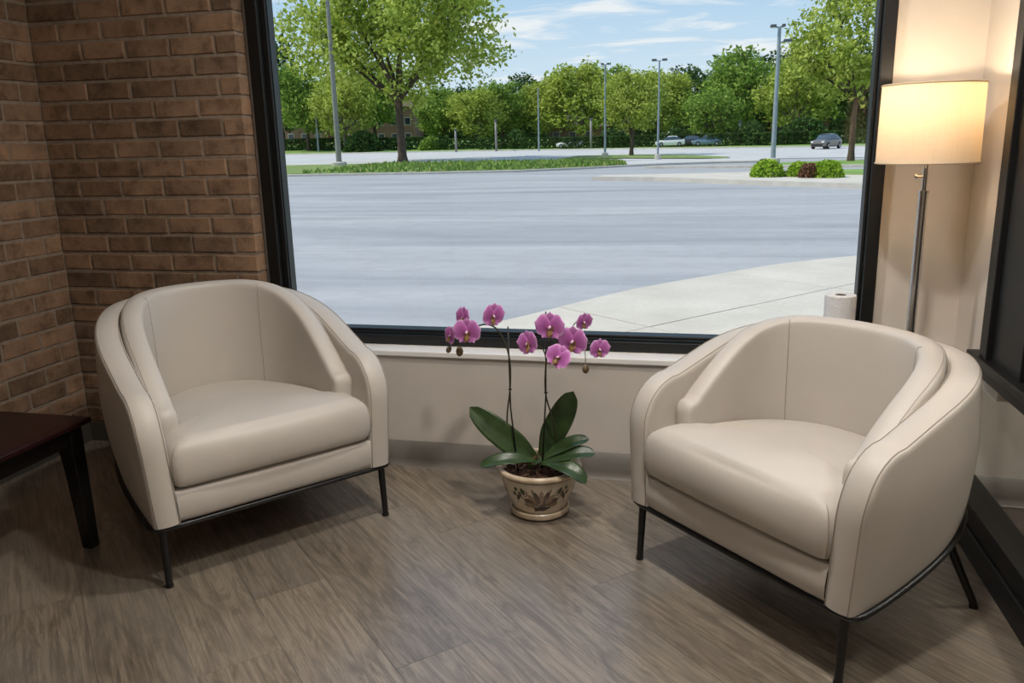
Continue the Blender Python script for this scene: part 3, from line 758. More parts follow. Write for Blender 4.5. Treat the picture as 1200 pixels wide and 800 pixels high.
# stakes and flower stems
STAKE = Mat('black_stake', lin(18, 18, 16), .5).m
STEM = noisy('dark_green_stem', lin(44, 46, 28), lin(66, 62, 38), 40, .5)
def rod(name, pts, r, mat): 
    m = MB(); m.tube(pts, r, 7); return m.build(name, mat, orch, True)
rod('support_stake', [W(-.628, .155, -.03), W(-.653, .40, -.02), W(-.656, .695, -.015)], .0028, STAKE)
rod('support_stake', [W(-.540, .155, -.03), W(-.523, .45, -.02), W(-.520, .752, -.015)], .0028, STAKE)
def curve(P, n=24):
    P = [Vector(p) for p in P]; o = []
    for i in range(len(P)-1):
        p0, p1, p2, p3 = P[max(0, i-1)], P[i], P[i+1], P[min(len(P)-1, i+2)]
        for k in range(8):
            t = k/8; o.append(.5*((2*p1)+(-p0+p2)*t+(2*p0-5*p1+4*p2-p3)*t*t+(-p0+3*p1-3*p2+p3)*t*t*t))
    o.append(P[-1]); return o
rod('flower_stem', curve([W(-.665, .15, .01), W(-.672, .26, .0), W(-.668, .37, -.01), W(-.653, .466, -.02), W(-.650, .56, -.022), W(-.662, .630, -.03), W(-.69, .690, -.04), W(-.73, .708, -.045), W(-.78, .69, -.04), W(-.83, .66, -.03), W(-.868, .632, -.03)]), .0030, STEM)
rod('flower_stem', curve([W(-.50, .155, .02), W(-.490, .26, .01), W(-.505, .37, -.01), W(-.524, .455, -.018), W(-.522, .55, -.022), W(-.512, .62, -.03), W(-.50, .66, -.02), W(-.46, .675, -.01), W(-.42, .665, -.01), W(-.37, .645, -.02), W(-.335, .64, -.03)]), .0030, STEM)
rod('side_stem', curve([W(-.518, .575, -.022), W(-.525, .625, -.05), W(-.548, .645, -.06), W(-.565, .640, -.05)]), .0020, STEM)
rod('side_stem', curve([W(-.46, .675, -.01), W(-.432, .69, -.0), W(-.425, .705, .0), W(-.405, .725, .0)]), .0017, STEM)
rod('side_stem', curve([W(-.385, .648, -.02), W(-.382, .60, -.02), W(-.381, .575, -.02)]), .0014, STEM)
rod('side_stem', curve([W(-.84, .655, -.03), W(-.838, .635, -.03), W(-.833, .622, -.03)]), .0014, STEM)
for k, (x_, z_) in enumerate(((-.653, .466), (-.523, .46))):
    m = MB(); m.tube([(x_-PX+.005*cos(2*pi*q/10), -.02+.005*sin(2*pi*q/10), z_) for q in range(10)], .0022, 6, closed=True); m.build('plant_clip', STAKE, orch, True)
# blossoms
M = Mat('orchid_petal', lin(186, 96, 172), .55, spec=.3); at_ = M.n('ShaderNodeAttribute'); at_.attribute_name = 'petal_edge'
vn = M.noise(M.coord('Object'), 120, 3)
f_ = M.math('ADD', at_.outputs['Fac'], M.math('MULTIPLY', M.math('SUBTRACT', vn, .5), .45))
M.base(M.ramp(f_, [(0., lin(164, 82, 150)), (.35, lin(192, 116, 184)), (.72, lin(216, 152, 210)), (1., lin(240, 208, 236))])); M.set('Subsurface Weight', .0); PETAL = M.m
LIP = noisy('orchid_lip', lin(112, 82, 44), lin(150, 116, 66), 90, .5); BUDM = noisy('orchid_bud', lin(122, 96, 70), lin(98, 86, 60), 50, .55); LIPW = Mat('lip_column', lin(220, 190, 205), .5).m
def petal(m, vals, ang, L_, wid, tip=0., cup=.12, base=.10):
    """rounded petal in the XZ plane, growing from the centre at angle ang; faces -Y"""
    n, k = 8, 6; rows = []
    for i in range(n+1):
        t = i/n; w_ = wid*max(.10, sqrt(max(0., 1-abs((t-.56)/(.56 if t < .56 else .445))**2.3)))
        r = []
        for j in range(-k//2, k//2+1):
            c = j/(k/2); x = w_*c; y_ = L_*(t-.10*c*c*t); d_ = -cup*L_*(t*t)*.6 + cup*L_*c*c*.5+.0012*sin(9*c+5*t)
            r.append((y_*cos(ang)-x*sin(ang), -d_ if False else d_, y_*sin(ang)+x*cos(ang)))
            vals.append(min(1., max(abs(c)**3, t**3*1.0)*.95))
        rows.append(r)
    m.grid(rows)
def blossom_meshes(variant):
    m = MB(); vals = []
    R_ = 1.0
    petal(m, vals, pi/2, .92, .40, 0, .10); petal(m, vals, pi*1.5-.62, .86, .36, 0, .12); petal(m, vals, pi*1.5+.62, .86, .36, 0, .12)
    n0 = len(m.v)
    petal(m, vals, radians(14), 1.0, .66, -.1, .14, .2); petal(m, vals, radians(166), 1.0, .66, -.1, .14, .2)
    for i in range(n0, len(m.v)): x, y, z = m.v[i]; m.v[i] = (x, y-.05, z)
    me = m.mesh('petals', PETAL, True); at = me.attributes.new('petal_edge', 'FLOAT', 'POINT'); at.data.foreach_set('value', vals)
    l = MB()
    for sx in (-1, 1):
        l.grid([[(sx*(.05+.20*t)*1.0, -.10-.16*sin(t*2.2)+.06*c, -.18-.16*t*c-.12*(1-t)+.16*t) for c in (-1, -.4, .2, .8)] for t in (0, .3, .6, .9, 1.1)])
    l.grid([[((.05+.16*sin(pi*min(1, t*1.05)))*c, -.12-.20*t+.10*c*c, -.14-.46*t) for c in (-1, -.5, 0, .5, 1)] for t in (0, .15, .3, .45, .6, .75, .9, 1.)])
    lm = l.mesh('lip', LIP, True)
    c = MB(); c.tube([(0, 0, .02), (0, -.10, -.02), (0, -.18, -.07), (0, -.20, -.12)], [.07, .085, .08, .03], 8); cm = c.mesh('column', LIPW, True)
    return me, lm, cm
BLO = blossom_meshes(0)
def blossom(x, z, y, r, yaw, pitch=0., roll=0., sx=1.):
    o = put('flower', None, orch); o.empty_display_size = .01
    o.location = W(x, z, y); o.rotation_euler = Matrix.Rotation(yaw, 3, 'Z').to_4x4().to_euler() if False else (Matrix.Rotation(yaw, 3, 'Z') @ Matrix.Rotation(pitch, 3, 'X') @ Matrix.Rotation(roll, 3, 'Y')).to_euler()
    r *= 1.10; o.scale = (r*sx, r, r)
    put('petals', BLO[0], o); put('lip', BLO[1], o); put('column', BLO[2], o)
CY = -.22                         # yaw that faces the room
blossom(-.792, .684, -.065, .050, CY+.20, -.05); blossom(-.820, .722, -.01, .042, CY-.30, -.1, .1, .8); blossom(-.862, .662, -.04, .036, CY-.45, -.1, .25, .85)
blossom(-.702, .740, -.045, .046, CY+1.12, .05, .15); blossom(-.498, .708, -.055, .052, CY+.08, -.05, .0); blossom(-.572, .652, -.075, .046, CY-.35, -.12, -.28)
blossom(-.418, .662, -.065, .054, CY-.05, -.03, .03); blossom(-.465, .610, -.085, .045, CY+.05, -.35, .45); blossom(-.392, .712, .015, .034, CY+1.0, .1, .0); blossom(-.330, .632, -.045, .038, CY+.85, -.05, .1)
def bud(x, z, y, l, tilt):
    m = MB(); rows = [(.0008, -.5), (.20, -.42), (.33, -.2), (.36, .05), (.28, .3), (.12, .46), (.001, .5)]
    m.lathe([(r*l, q*l) for r, q in rows], 12); o = m.build('bud', BUDM, orch, True); o.location = W(x, z, y); o.rotation_euler = (0, tilt, 0)
bud(-.833, .603, -.03, .038, .05); bud(-.873, .608, -.03, .027, .5); bud(-.381, .553, -.02, .034, .03)

# ================================================================== outdoors
GZ = -.12
def terr(x, y): 
    z = GZ+.012*max(0., y-60.)
    return z
def ray_x(px, y):                          # room x of a sight line through the window at depth y (authoring aid)
    dxy = _f+_r*((px-600)/CAM_F)-_u*((172-400)/CAM_F); return dxy.x/dxy.y*y
ASPH = Mat('asphalt', lin(150, 152, 158), .85, spec=.3); M = ASPH; v = M.coord('Object')
a1 = M.noise(M.coord('Object', (.10, .55, 1), (0, 0, radians(8))), 1.0, 6, .6, .8); a2 = M.noise(v, 3.0, 5, .7); a3 = M.noise(v, 40, 3)
c0 = M.ramp(a1, [(.30, lin(144, 147, 154)), (.5, lin(164, 166, 172)), (.72, lin(184, 184, 187))])
c0 = M.mix(M.ramp(a2, [(.45, (0, 0, 0, 1)), (.75, (.45, .45, .45, 1))]), c0, lin(146, 145, 146)); c0 = M.mix(M.ramp(a3, [(.5, (0, 0, 0, 1)), (.9, (.4, .4, .4, 1))]), c0, lin(198, 195, 190))
M.base(c0); M.bump(M.noise(v, 60, 4, .7), .25, .01); ASPHALT = M.m
ROADM = noisy('pale_road', lin(182, 182, 184), lin(198, 197, 197), .25, .9, .1, 30)
CONC = Mat('pale_concrete', lin(205, 201, 194), .9, spec=.25); M = CONC; v = M.coord('Object')
M.base(M.mix(M.ramp(M.noise(v, 25, 4, .7), [(.4, (0, 0, 0, 1)), (.8, (.5, .5, .5, 1))]), M.ramp(M.noise(v, 1.3, 5), [(.3, lin(196, 189, 178)), (.7, lin(214, 207, 196))]), lin(176, 172, 166))); M.bump(M.noise(v, 80, 4), .2, .004); CONCRETE = M.m
KERBM = noisy('kerb_concrete', lin(178, 172, 164), lin(198, 194, 186), 2.0, .9, .2, 30)
GRASS = noisy('lawn_green', lin(104, 138, 62), lin(134, 164, 82), .8, .95, .4, 12)
GRASSD = noisy('verge_green', lin(92, 124, 58), lin(140, 152, 88), 1.6, .95, .4, 12)
def strip(name, near, far, mat, dz, th=.0, kind='structure', parent=None, nsub=4):
    """ground strip between two polylines of equal length; follows the terrain"""
    m = MB(); rows = []
    for (ax, ay), (bx, by) in zip(near, far):
        rows.append([(ax+(bx-ax)*k/nsub, ay+(by-ay)*k/nsub, terr(0, ay+(by-ay)*k/nsub)+dz) for k in range(nsub+1)])
    ia = m.grid(rows)
    if th:
        n = len(rows); front = [m.vert((r[0][0], r[0][1], r[0][2]-th)) for r in rows]
        for i in range(n-1): m.face(front[i], ia[i][0], ia[i+1][0], front[i+1])
        bk = [m.vert((r[-1][0], r[-1][1], r[-1][2]-th)) for r in rows]
        for i in range(n-1): m.face(bk[i+1], ia[i+1][-1], ia[i][-1], bk[i])
        m.face(front[0], *[m.vert((p[0], p[1], p[2])) for p in rows[0]], bk[0]) if False else None
    return m.build(name, mat, parent, kind=kind)
# the lot
m = MB(); m.grid([[(x, y, terr(0, y)) for x in (-150, -60, -20, 0, 20, 60, 120)] for y in (3.31, 10, 20, 40, 60, 84)]); m.build('parking_lot', ASPHALT, kind='structure')
# sidewalk slabs (each slab its own piece), set out along the lot's edge
sw = MB(); sw.grid([[(-14, 3.31, GZ-.01), (14, 3.31, GZ-.01)], [(-14, 3.5, GZ-.01), (14, 3.5, GZ-.01)]]); swo = sw.build('sidewalk', CONCRETE, kind='structure')
so = Vector((-.48, 6.166)); su = Vector((.645, .764)).normalized(); sv = Vector((-su.y, su.x))
def edge_v(u): return .93+.38*smooth((u+1.2)/3.)-.55*smooth((u-3.3)/3.2)
cuts = [-7.4, -6.1, -4.8, -3.5, -2.3, -1.1, .15, 1.38, 2.67, 4.0, 5.3, 6.6, 7.9, 9.2]
rs = random.Random(9)
for a, b in zip(cuts, cuts[1:]):
    for row in range(-5, 1):
        g_ = .006
        if row == 0: q = [(a+g_, g_), (b-g_, g_)]+[(b-g_-(b-a-2*g_)*k/4, edge_v(b-(b-a)*k/4)) for k in range(5)]
        else: q = [(a+g_, row*1.25+g_), (b-g_, row*1.25+g_), (b-g_, row*1.25+1.25-g_), (a+g_, row*1.25+1.25-g_)]
        poly = [tuple(so+su*x+sv*y) for x, y in q]; poly = clip(poly, (-12, 3.32, 9, 14))
        if len(poly) < 3: continue
        h = GZ+.022+rs.uniform(-.002, .002); m = MB(); t_ = [m.vert((x, y, h)) for x, y in poly]; b_ = [m.vert((x, y, GZ-.03)) for x, y in poly]; m.face(*t_)
        for i in range(len(poly)): k = (i+1) % len(poly); m.face(t_[i], b_[i], b_[k], t_[k])
        m.build('slab', CONCRETE, swo)
# near kerb and grass median beyond the lot
N1 = [(-75, 41.2), (-40, 40.8), (-21.9, 40.4), (-14, 40.8), (-9.4, 41.6), (-6.4, 44.5), (-4.4, 47.5), (-2.0, 50.0), (0.5, 51.2), (3.2, 51.6)]
strip('kerb', N1, [(x, y+.9) for x, y in N1], KERBM, .10, .12)
M2 = [(x, y+.9) for x, y in N1[:7]]; M3 = [(-80, 62), (-42, 61.5), (-25, 62.5), (-17, 61.5), (-10, 60.5), (-8.0, 58.), (-5.4, 53.5)]
med = strip('grass_median', M2, M3, GRASSD, .13, .03)
M4 = [(x, y+.9) for x, y in N1[6:]]; strip('paved_island', M4, [(-5.2, 56.5), (-2.2, 58), (1.0, 59.5), (4.0, 60)], ROADM, .11, .02)
# far road
strip('road', [(-160, 62.6), (-60, 62.2), (-25, 63), (-8, 60.9), (0, 60.6), (20, 58), (60, 54)], [(-160, 122), (-60, 112), (-25, 104), (-8, 98), (0, 93), (20, 86), (60, 78)], ROADM, .03, .02)
FK = [(-160, 122), (-60, 112), (-25, 104), (-8, 98), (0, 93), (20, 86), (60, 78)]
strip('kerb', FK, [(x, y+1.0) for x, y in FK], KERBM, .14, .14)
# far lawn, a bank that climbs on the left
m = MB(); rows = []
for x, y in FK:
    k_ = .052 if x < -40 else (.030 if x < -15 else .014)
    rows.append([(x, y+1.0+d_, terr(0, y)+.12+k_*d_) for d_ in (0, 6, 14, 30, 60)])
m.grid(rows); m.build('lawn', GRASS, kind='structure')
def zlawn(x, y):
    for (x0_, y0_), (x1_, y1_) in zip(FK, FK[1:]):
        if x0_ <= x <= x1_:
            fy = y0_+(y1_-y0_)*(x-x0_)/(x1_-x0_); k_ = .052 if x < -50 else (.036 if x < -20 else .016)
            return terr(0, fy)+.12+k_*max(0, y-fy)
    return terr(0, y)
# right-hand planting island
I1 = [(-4.2, 31.6), (-1.8, 30.4), (1.2, 27.2), (4.5, 24.2), (9, 21.6), (16, 19.6)]
I2 = [(-4.0, 33.0), (-1.0, 33.6), (2.6, 34.4), (6.0, 35.0), (11, 35.5), (18, 36)]
strip('kerb', I1, [(x*.98+.05, y+.45) for x, y in I1], KERBM, .14, .16)
strip('planting_island', [(x*.98+.05, y+.45) for x, y in I1], I2, CONCRETE, .13, .14)
strip('grass_patch', [(3.9, 31.2), (6, 29.6), (10, 28)], [(4.0, 34.6), (6.5, 34.9), (11, 35.2)], GRASS, .15, .02)
G5 = [(-3.0, 44), (1, 42.6), (6, 41), (12, 39)]
strip('verge', G5, [(x, y+.9) for x, y in G5], KERBM, .12, .14)
strip('grass_verge', [(2.2, 43.4), (6, 42.2), (12, 40.2)], [(2.8, 46.5), (7, 50.0), (14, 52)], GRASS, .09, .02)
strip('grass_strip', [(-11.5, 66), (-6, 65.4), (-1.5, 62.6), (1.5, 60.5)], [(-11, 73.5), (-5.5, 73.5), (-1, 69), (1.8, 63)], GRASSD, .10, .02)
# tufts on the median
def tufts(name, pts_fn, n, h, mat, parent):
    m = MB(); r = random.Random(21)
    for k in range(n):
        x, y, z = pts_fn(r); a = r.uniform(0, pi); w_ = h*.5; hh = h*r.uniform(.5, 1.2); l = r.uniform(-.3, .3)*h
        i = [m.vert((x-cos(a)*w_, y-sin(a)*w_, z-.02)), m.vert((x+cos(a)*w_, y+sin(a)*w_, z-.02)), m.vert((x+l, y+l*.5, z+hh))]; m.face(*i)
    return m.build(name, mat, parent, kind='stuff')
def med_pt(r):
    i = r.randrange(2, 6); t_ = r.random(); s_ = r.random()
    a0, a1, b0, b1 = M2[i], M2[i+1], M3[i], M3[i+1]; x = (a0[0]+(a1[0]-a0[0])*t_)*(1-s_)+(b0[0]+(b1[0]-b0[0])*t_)*s_; y = (a0[1]+(a1[1]-a0[1])*t_)*(1-s_)+(b0[1]+(b1[1]-b0[1])*t_)*s_
    return x, y, terr(0, y)+.13
M = Mat('grass_blades', lin(110, 146, 60), .9); M.base(M.ramp(M.island(), [(0., lin(90, 122, 48)), (.6, lin(132, 166, 76)), (1., lin(160, 160, 100))])); BLADE = M.m
tufts('grass_tufts', med_pt, 5000, .22, BLADE, med)
# ---- foliage
def leaf_mat(name, dark, mid, light, tl=.35):
    M = Mat(name, mid, .7, spec=.2); c = M.ramp(M.island(), [(0., dark), (.5, mid), (1., light)])
    dif = M.n('ShaderNodeBsdfDiffuse'); trl = M.n('ShaderNodeBsdfTranslucent'); mx = M.n('ShaderNodeMixShader'); mx.inputs[0].default_value = tl
    M.link(c, dif.inputs[0]); M.link(c, trl.inputs[0]); M.link(dif.outputs[0], mx.inputs[1]); M.link(trl.outputs[0], mx.inputs[2]); M.link(mx.outputs[0], M.out.inputs[0]); return M.m
LV_BRIGHT = leaf_mat('spring_leaves', lin(122, 142, 56), lin(168, 184, 82), lin(204, 214, 118), .36)
LV_MID = leaf_mat('green_leaves', lin(92, 122, 56), lin(130, 160, 70), lin(168, 192, 96), .35)
LV_DARK = leaf_mat('dark_leaves', lin(48, 74, 42), lin(68, 98, 52), lin(98, 126, 68), .28)
LV_RED = leaf_mat('purple_leaves', lin(96, 66, 52), lin(126, 90, 70), lin(150, 116, 88), .3)
BARKT = noisy('tree_bark', lin(66, 54, 46), lin(92, 78, 66), 3, .95, .5, 14)
BARKG = noisy('grey_tree_bark', lin(100, 92, 84), lin(128, 118, 108), 3, .95, .5, 14)
def add_leaf(m, p, s, r):
    n = Vector((r.gauss(0, 1), r.gauss(0, 1), r.gauss(.6, .8))); n = n.normalized() if n.length > .01 else Vector((0, 0, 1))
    a = n.orthogonal().normalized(); b = n.cross(a); t = r.uniform(0, 2*pi); x = a*cos(t)+b*sin(t); y = n.cross(x)
    q = [p-x*s, p+y*s*.55-n*s*.12, p+x*s, p-y*s*.55-n*s*.12]; i = [m.vert(k) for k in q]; m.face(*i)
def tree_meshes(seed, H, fork, R, crown_lo, tr, nleaf, ls, mat, bark=BARKT, limbs=7, clump=.9, flat=1.):
    """trunk with forking limbs, crown leaves gathered in clumps round the branch ends"""
    r = random.Random(seed); wood = MB(); tips = []
    wood.tube([(0, 0, -.25), (.0, 0, .05), (0, 0, .5), (r.uniform(-.1, .1), 0, fork*.55), (r.uniform(-.12, .12), r.uniform(-.1, .1), fork)], [tr*1.7, tr*1.35, tr*1.05, tr*.9, tr*.85], 10)
    for k in range(limbs):
        a = 2*pi*k/limbs+r.uniform(-.35, .35); el = r.uniform(.35, 1.25) if k else 1.5
        L_ = (R/ max(.35, cos(el)))*.82; L_ = min(L_, (H-fork)*.92)
        p = Vector((0, 0, fork-.1)); d_ = Vector((cos(a)*cos(el), sin(a)*cos(el), sin(el))); pts = [p.copy()]; n = 7
        for s_ in range(n):
            d_ = (d_+Vector((r.uniform(-.14, .14), r.uniform(-.14, .14), .05))).normalized(); p = p+d_*L_/n; pts.append(p.copy())
            if s_ >= 2:
                for q in range(2):
                    a2 = r.uniform(0, 2*pi); d2 = (d_*.6+Vector((cos(a2), sin(a2), r.uniform(-.25, .6)))*.8).normalized(); l2 = L_*r.uniform(.16, .36)*(1.15-s_/n*.5)
                    p2 = [p.copy(), p+d2*l2*.5+Vector((0, 0, .06*l2)), p+d2*l2+Vector((0, 0, .02*l2))]; wood.tube(p2, [tr*.16, tr*.10, tr*.04], 4, cap=False)
                    tips.append(p2[1]); tips.append(p2[2])
        tips.append(pts[-1]); wood.tube(pts, [tr*.52*(1-.85*i/n) for i in range(n+1)], 6, cap=False)
    # extra clumps filling the crown ellipsoid
    cz = (crown_lo+H)/2; hz = (H-crown_lo)/2
    for k in range(int(len(tips)*.5)):
        a, b = r.uniform(0, 2*pi), r.uniform(-1, 1); q = sqrt(1-b*b); s_ = r.uniform(.72, 1.)
        tips.append(Vector((cos(a)*q*R*s_, sin(a)*q*R*s_, cz+b*hz*s_)))
    fol = MB(); cl = clump*R*.16
    tips = [t_ for t_ in tips if t_.z > crown_lo*.9]
    for k in range(nleaf):
        t_ = r.choice(tips); p = t_+Vector((r.gauss(0, cl), r.gauss(0, cl), r.gauss(0, cl*.75*flat)-.05*cl)); add_leaf(fol, p, ls*r.uniform(.6, 1.25), r)
    return wood.mesh('trunk', bark, True), fol.mesh('foliage', mat)
def place_tree(name, label, ms, px, y, z, rz=0., sc=1., group=None, cat='tree', sz=None):
    t = thing(name, label, cat, (ray_x(px, y), y, z), rz, group); t.scale = (sc, sc, sz or sc)
    put('trunk', ms[0], t); put('foliage', ms[1], t, kind='stuff'); return t
BIG = tree_meshes(4, 15.6, 5.2, 9.8, 5.0, .38, 21000, .23, LV_BRIGHT, limbs=11, clump=.42)
place_tree('maple_tree', 'large spreading bright green tree on the grass strip at left', BIG, 471, 68, terr(0, 68)+.05, .4)
RT = tree_meshes(9, 9.0, 3.3, 3.7, 3.3, .165, 8500, .15, LV_BRIGHT, limbs=9, clump=.52)
place_tree('shade_tree', 'airy green tree at the right edge of the window behind the shrubs', RT, 998, 48.5, GZ+.1, 1.1)
MT = tree_meshes(15, 8.2, 2.8, 3.5, 2.5, .20, 8000, .17, LV_BRIGHT, limbs=9, clump=.66)
place_tree('shade_tree', 'small round green tree on the verge between two grey lamp posts', MT, 740, 72, terr(0, 72)+.05, .2, .84)
B1 = tree_meshes(21, 12, 3.5, 5.0, 2.4, .30, 7500, .30, LV_MID, limbs=9, clump=.72)
B2 = tree_meshes(22, 13, 3.0, 4.6, 2.0, .30, 7500, .30, LV_DARK, limbs=9, clump=.8)
B3 = tree_meshes(23, 12, 3.2, 5.2, 2.2, .26, 7500, .30, LV_BRIGHT, BARKG, limbs=9, clump=.72)
B4 = tree_meshes(24, 8, 2.2, 3.6, 1.6, .20, 5000, .26, LV_MID, BARKG, limbs=8, clump=.8)
bgt = [
 (332, 128, B2, 1.35, 'dark tree at the left edge of the window behind a lawn bank'),
 (362, 120, B1, 1.05, 'mid green tree behind the thin post on the left lawn'),
 (405, 116, B3, .95, 'light green tree behind the thick lamp post at left'),
 (440, 134, B1, 1.1, 'mid green tree in front of the brown building'),
 (520, 122, B1, .85, 'low mid green tree right of the large tree trunk'),
 (560, 118, B3, .80, 'light green tree second right of the large tree'),
 (590, 124, B1, .88, 'mid green tree left of the thin central post'),
 (612, 138, B2, .98, 'dark tree peeking above the central light green trees'),
 (645, 126, B3, .90, 'light green tree just right of the thin central post'),
 (682, 122, B3, 1.12, 'tall light green tree left of the second lamp post'),
 (716, 132, B1, 1.12, 'tall mid green tree behind the second lamp post'),
 (772, 124, B3, .98, 'light green tree behind the lamp post with cross arms'),
 (806, 150, B2, 1.12, 'dark green tree in the gap of the far tree line'),
 (833, 106, B4, 1.0, 'small rounded green tree before the far tree line'),
 (872, 122, B1, 1.20, 'tall mid green tree left of the double-headed lamp post'),
 (900, 134, B2, 1.15, 'dark tall tree behind the double-headed lamp post'),
 (930, 108, B3, .95, 'light green tree right of the double-headed lamp post'),
 (962, 128, B1, 1.05, 'mid green tree behind the parked grey car'),
 (1020, 112, B2, .95, 'dark tree at the right edge of the window')]
for i, (px, y, ms, sc, lab) in enumerate(bgt):
    place_tree('tree', lab, ms, px, y, zlawn(ray_x(px, y), y)-.1, i*1.3, sc, 'trees of the far tree line', sz=sc*(.82 if px > 500 else .95))
# darker wood behind, with crowns down to the ground
B5 = tree_meshes(25, 10, 1.6, 6.0, .5, .26, 7000, .42, LV_DARK, limbs=9, clump=1.15)
deep = ['at the far left edge', 'behind the thin left post', 'behind the brown low house', 'behind the brown building', 'right of the brown building', 'left of the central gap', 'behind the thin central post', 'right of the thin central post', 'behind the low central house', 'behind the second lamp post', 'behind the cross-arm lamp post', 'behind the parked cars', 'left of the tall right tree', 'behind the tall right tree', 'behind the double-headed post', 'behind the grey car', 'behind the right shade tree']
for i, dl in enumerate(deep):
    px = 325+i*43; y = 168+6*(i % 3)-(6 if px > 800 else 0)
    place_tree('woodland_tree', 'dark low-crowned woodland tree of the back row, '+dl, B5, px, y, zlawn(ray_x(px, y), y)-.3, i*2.1, .95+.12*(i % 4), 'dark trees of the back row', sz=.72+.1*(i % 3))
# hedges and shrubs along the lawn
def bush_mesh(seed, rx, ry, rz_, n, ls, mat, box=False):
    r = random.Random(seed); m = MB()
    for k in range(n):
        if box: p = Vector((r.uniform(-rx, rx), r.uniform(-ry, ry), r.uniform(0, rz_))); p.z = rz_ if r.random() < .4 else p.z; p.y = -ry if r.random() < .4 else p.y
        else:
            a, b = r.uniform(0, 2*pi), r.uniform(-.1, 1); q = sqrt(max(0, 1-b*b)); s_ = r.uniform(.75, 1.05)+.1*noise.noise(Vector((cos(a)*2+seed, sin(a)*2, b*2))); p = Vector((cos(a)*q*rx*s_, sin(a)*q*ry*s_, max(0, b)*rz_*s_+.04))
        add_leaf(m, p, ls*r.uniform(.6, 1.2), r)
    return m.mesh('foliage', mat)
def stems_mesh(h, spread, n, seed):
    m = MB(); r = random.Random(seed)
    for k in range(n): a = r.uniform(0, 2*pi); m.tube([(0, 0, -.05), (cos(a)*spread*.5, sin(a)*spread*.5, h*.5), (cos(a)*spread, sin(a)*spread, h)], [.03, .02, .01], 4)
    return m.mesh('stems', BARKT, True)
def shrub(label, fm, sm, px, y, z, name='shrub', cat='shrub', group=None, rz=0., sc=1.):
    t = thing(name, label, cat, (ray_x(px, y), y, z), rz, group); t.scale = (sc,)*3; put('foliage', fm, t, kind='stuff'); put('stems', sm, t); return t
LV_SHRUB = leaf_mat('shrub_leaves', lin(120, 156, 44), lin(150, 186, 56), lin(186, 206, 90), .3)
ST = stems_mesh(.45, .35, 7, 3)
zi = GZ+.13
shrub('yellow-green rounded shrub, leftmost on the planting island', bush_mesh(31, .62, .5, .58, 1500, .075, LV_SHRUB), ST, 901, 29.6, zi, sc=.9)
shrub('yellow-green shrub in the middle of the planting island', bush_mesh(32, .50, .5, .52, 1200, .075, LV_SHRUB), ST, 938, 29.6, zi, sc=.85)
shrub('purple-brown low shrub between the green shrubs of the island', bush_mesh(33, .42, .35, .50, 900, .07, LV_RED), ST, 951, 28.6, zi, sc=.85)
shrub('bright green rounded shrub, rightmost on the planting island', bush_mesh(34, .56, .5, .58, 1500, .075, LV_SHRUB), ST, 972, 28.6, zi, sc=.88)
HEDGE = bush_mesh(41, 4.2, 1.0, 1.7, 1900, .24, LV_DARK, True); HST = stems_mesh(1.2, 1.5, 9, 4)
for px, y, tl in ((505, 158, 'right of the brown building'), (548, 160, 'behind the low mid green tree'), (592, 157, 'left of the thin central post'), (636, 158, 'behind the thin central post'), (680, 156, 'left of the slim lamp post'), (724, 154, 'behind the small round tree'), (845, 148, 'left of the double-headed post'), (1000, 142, 'behind the right shade tree')):
    shrub('dark tall thicket closing the back of the wood, '+tl, HEDGE, HST, px, y, zlawn(ray_x(px, y), y)-.1, 'thicket', 'thicket', 'dark thickets behind the trees', .1, 2.0)
SHB = bush_mesh(42, 2.6, 1.6, 2.6, 1500, .26, LV_DARK); SHM = bush_mesh(43, 2.2, 1.4, 2.0, 1300, .24, LV_MID)
HL = ['at the left window edge', 'behind the thick lamp post', 'left of the large tree trunk', 'right of the large tree trunk', 'below the low mid green tree', 'left of the thin central post', 'right of the thin central post', 'before the low central house', 'behind the small round tree', 'behind the parked cars', 'left of the double-headed post', 'right of the double-headed post', 'behind the right shade tree']
for i, (px, y) in enumerate(((352, 121), (398, 119), (440, 117), (492, 114), (540, 111), (590, 108.5), (640, 106), (690, 104), (745, 103), (800, 102), (862, 99), (925, 97.5), (985, 96))):
    shrub('dark clipped hedge section below the far trees, '+HL[i], HEDGE, HST, px, y+1.5, zlawn(ray_x(px, y), y)-.05, 'hedge', 'hedge', 'dark hedges below the far trees', .1*(i % 3), 1.0 if px < 520 else .8)
for i, (px, y, fm, sc, lab) in enumerate(((425, 113.5, SHB, 1.1, 'rounded dark shrub mound left of the large tree trunk'), (505, 113, SHM, .9, 'green shrub mound right of the large tree trunk'), (605, 110, SHB, .9, 'dark shrub left of the thin central post'), (720, 106, SHB, .85, 'dark shrub left of the small round tree'), (795, 104, SHB, .8, 'dark shrub below the dark gap tree'), (880, 101, SHB, 1.0, 'dark shrub left of the double-headed lamp post'), (940, 100, SHB, 1.1, 'dark shrub mound behind the parked grey car'))):
    shrub(lab, fm, HST, px, y, zlawn(ray_x(px, y), y)-.05, rz=i, sc=sc)
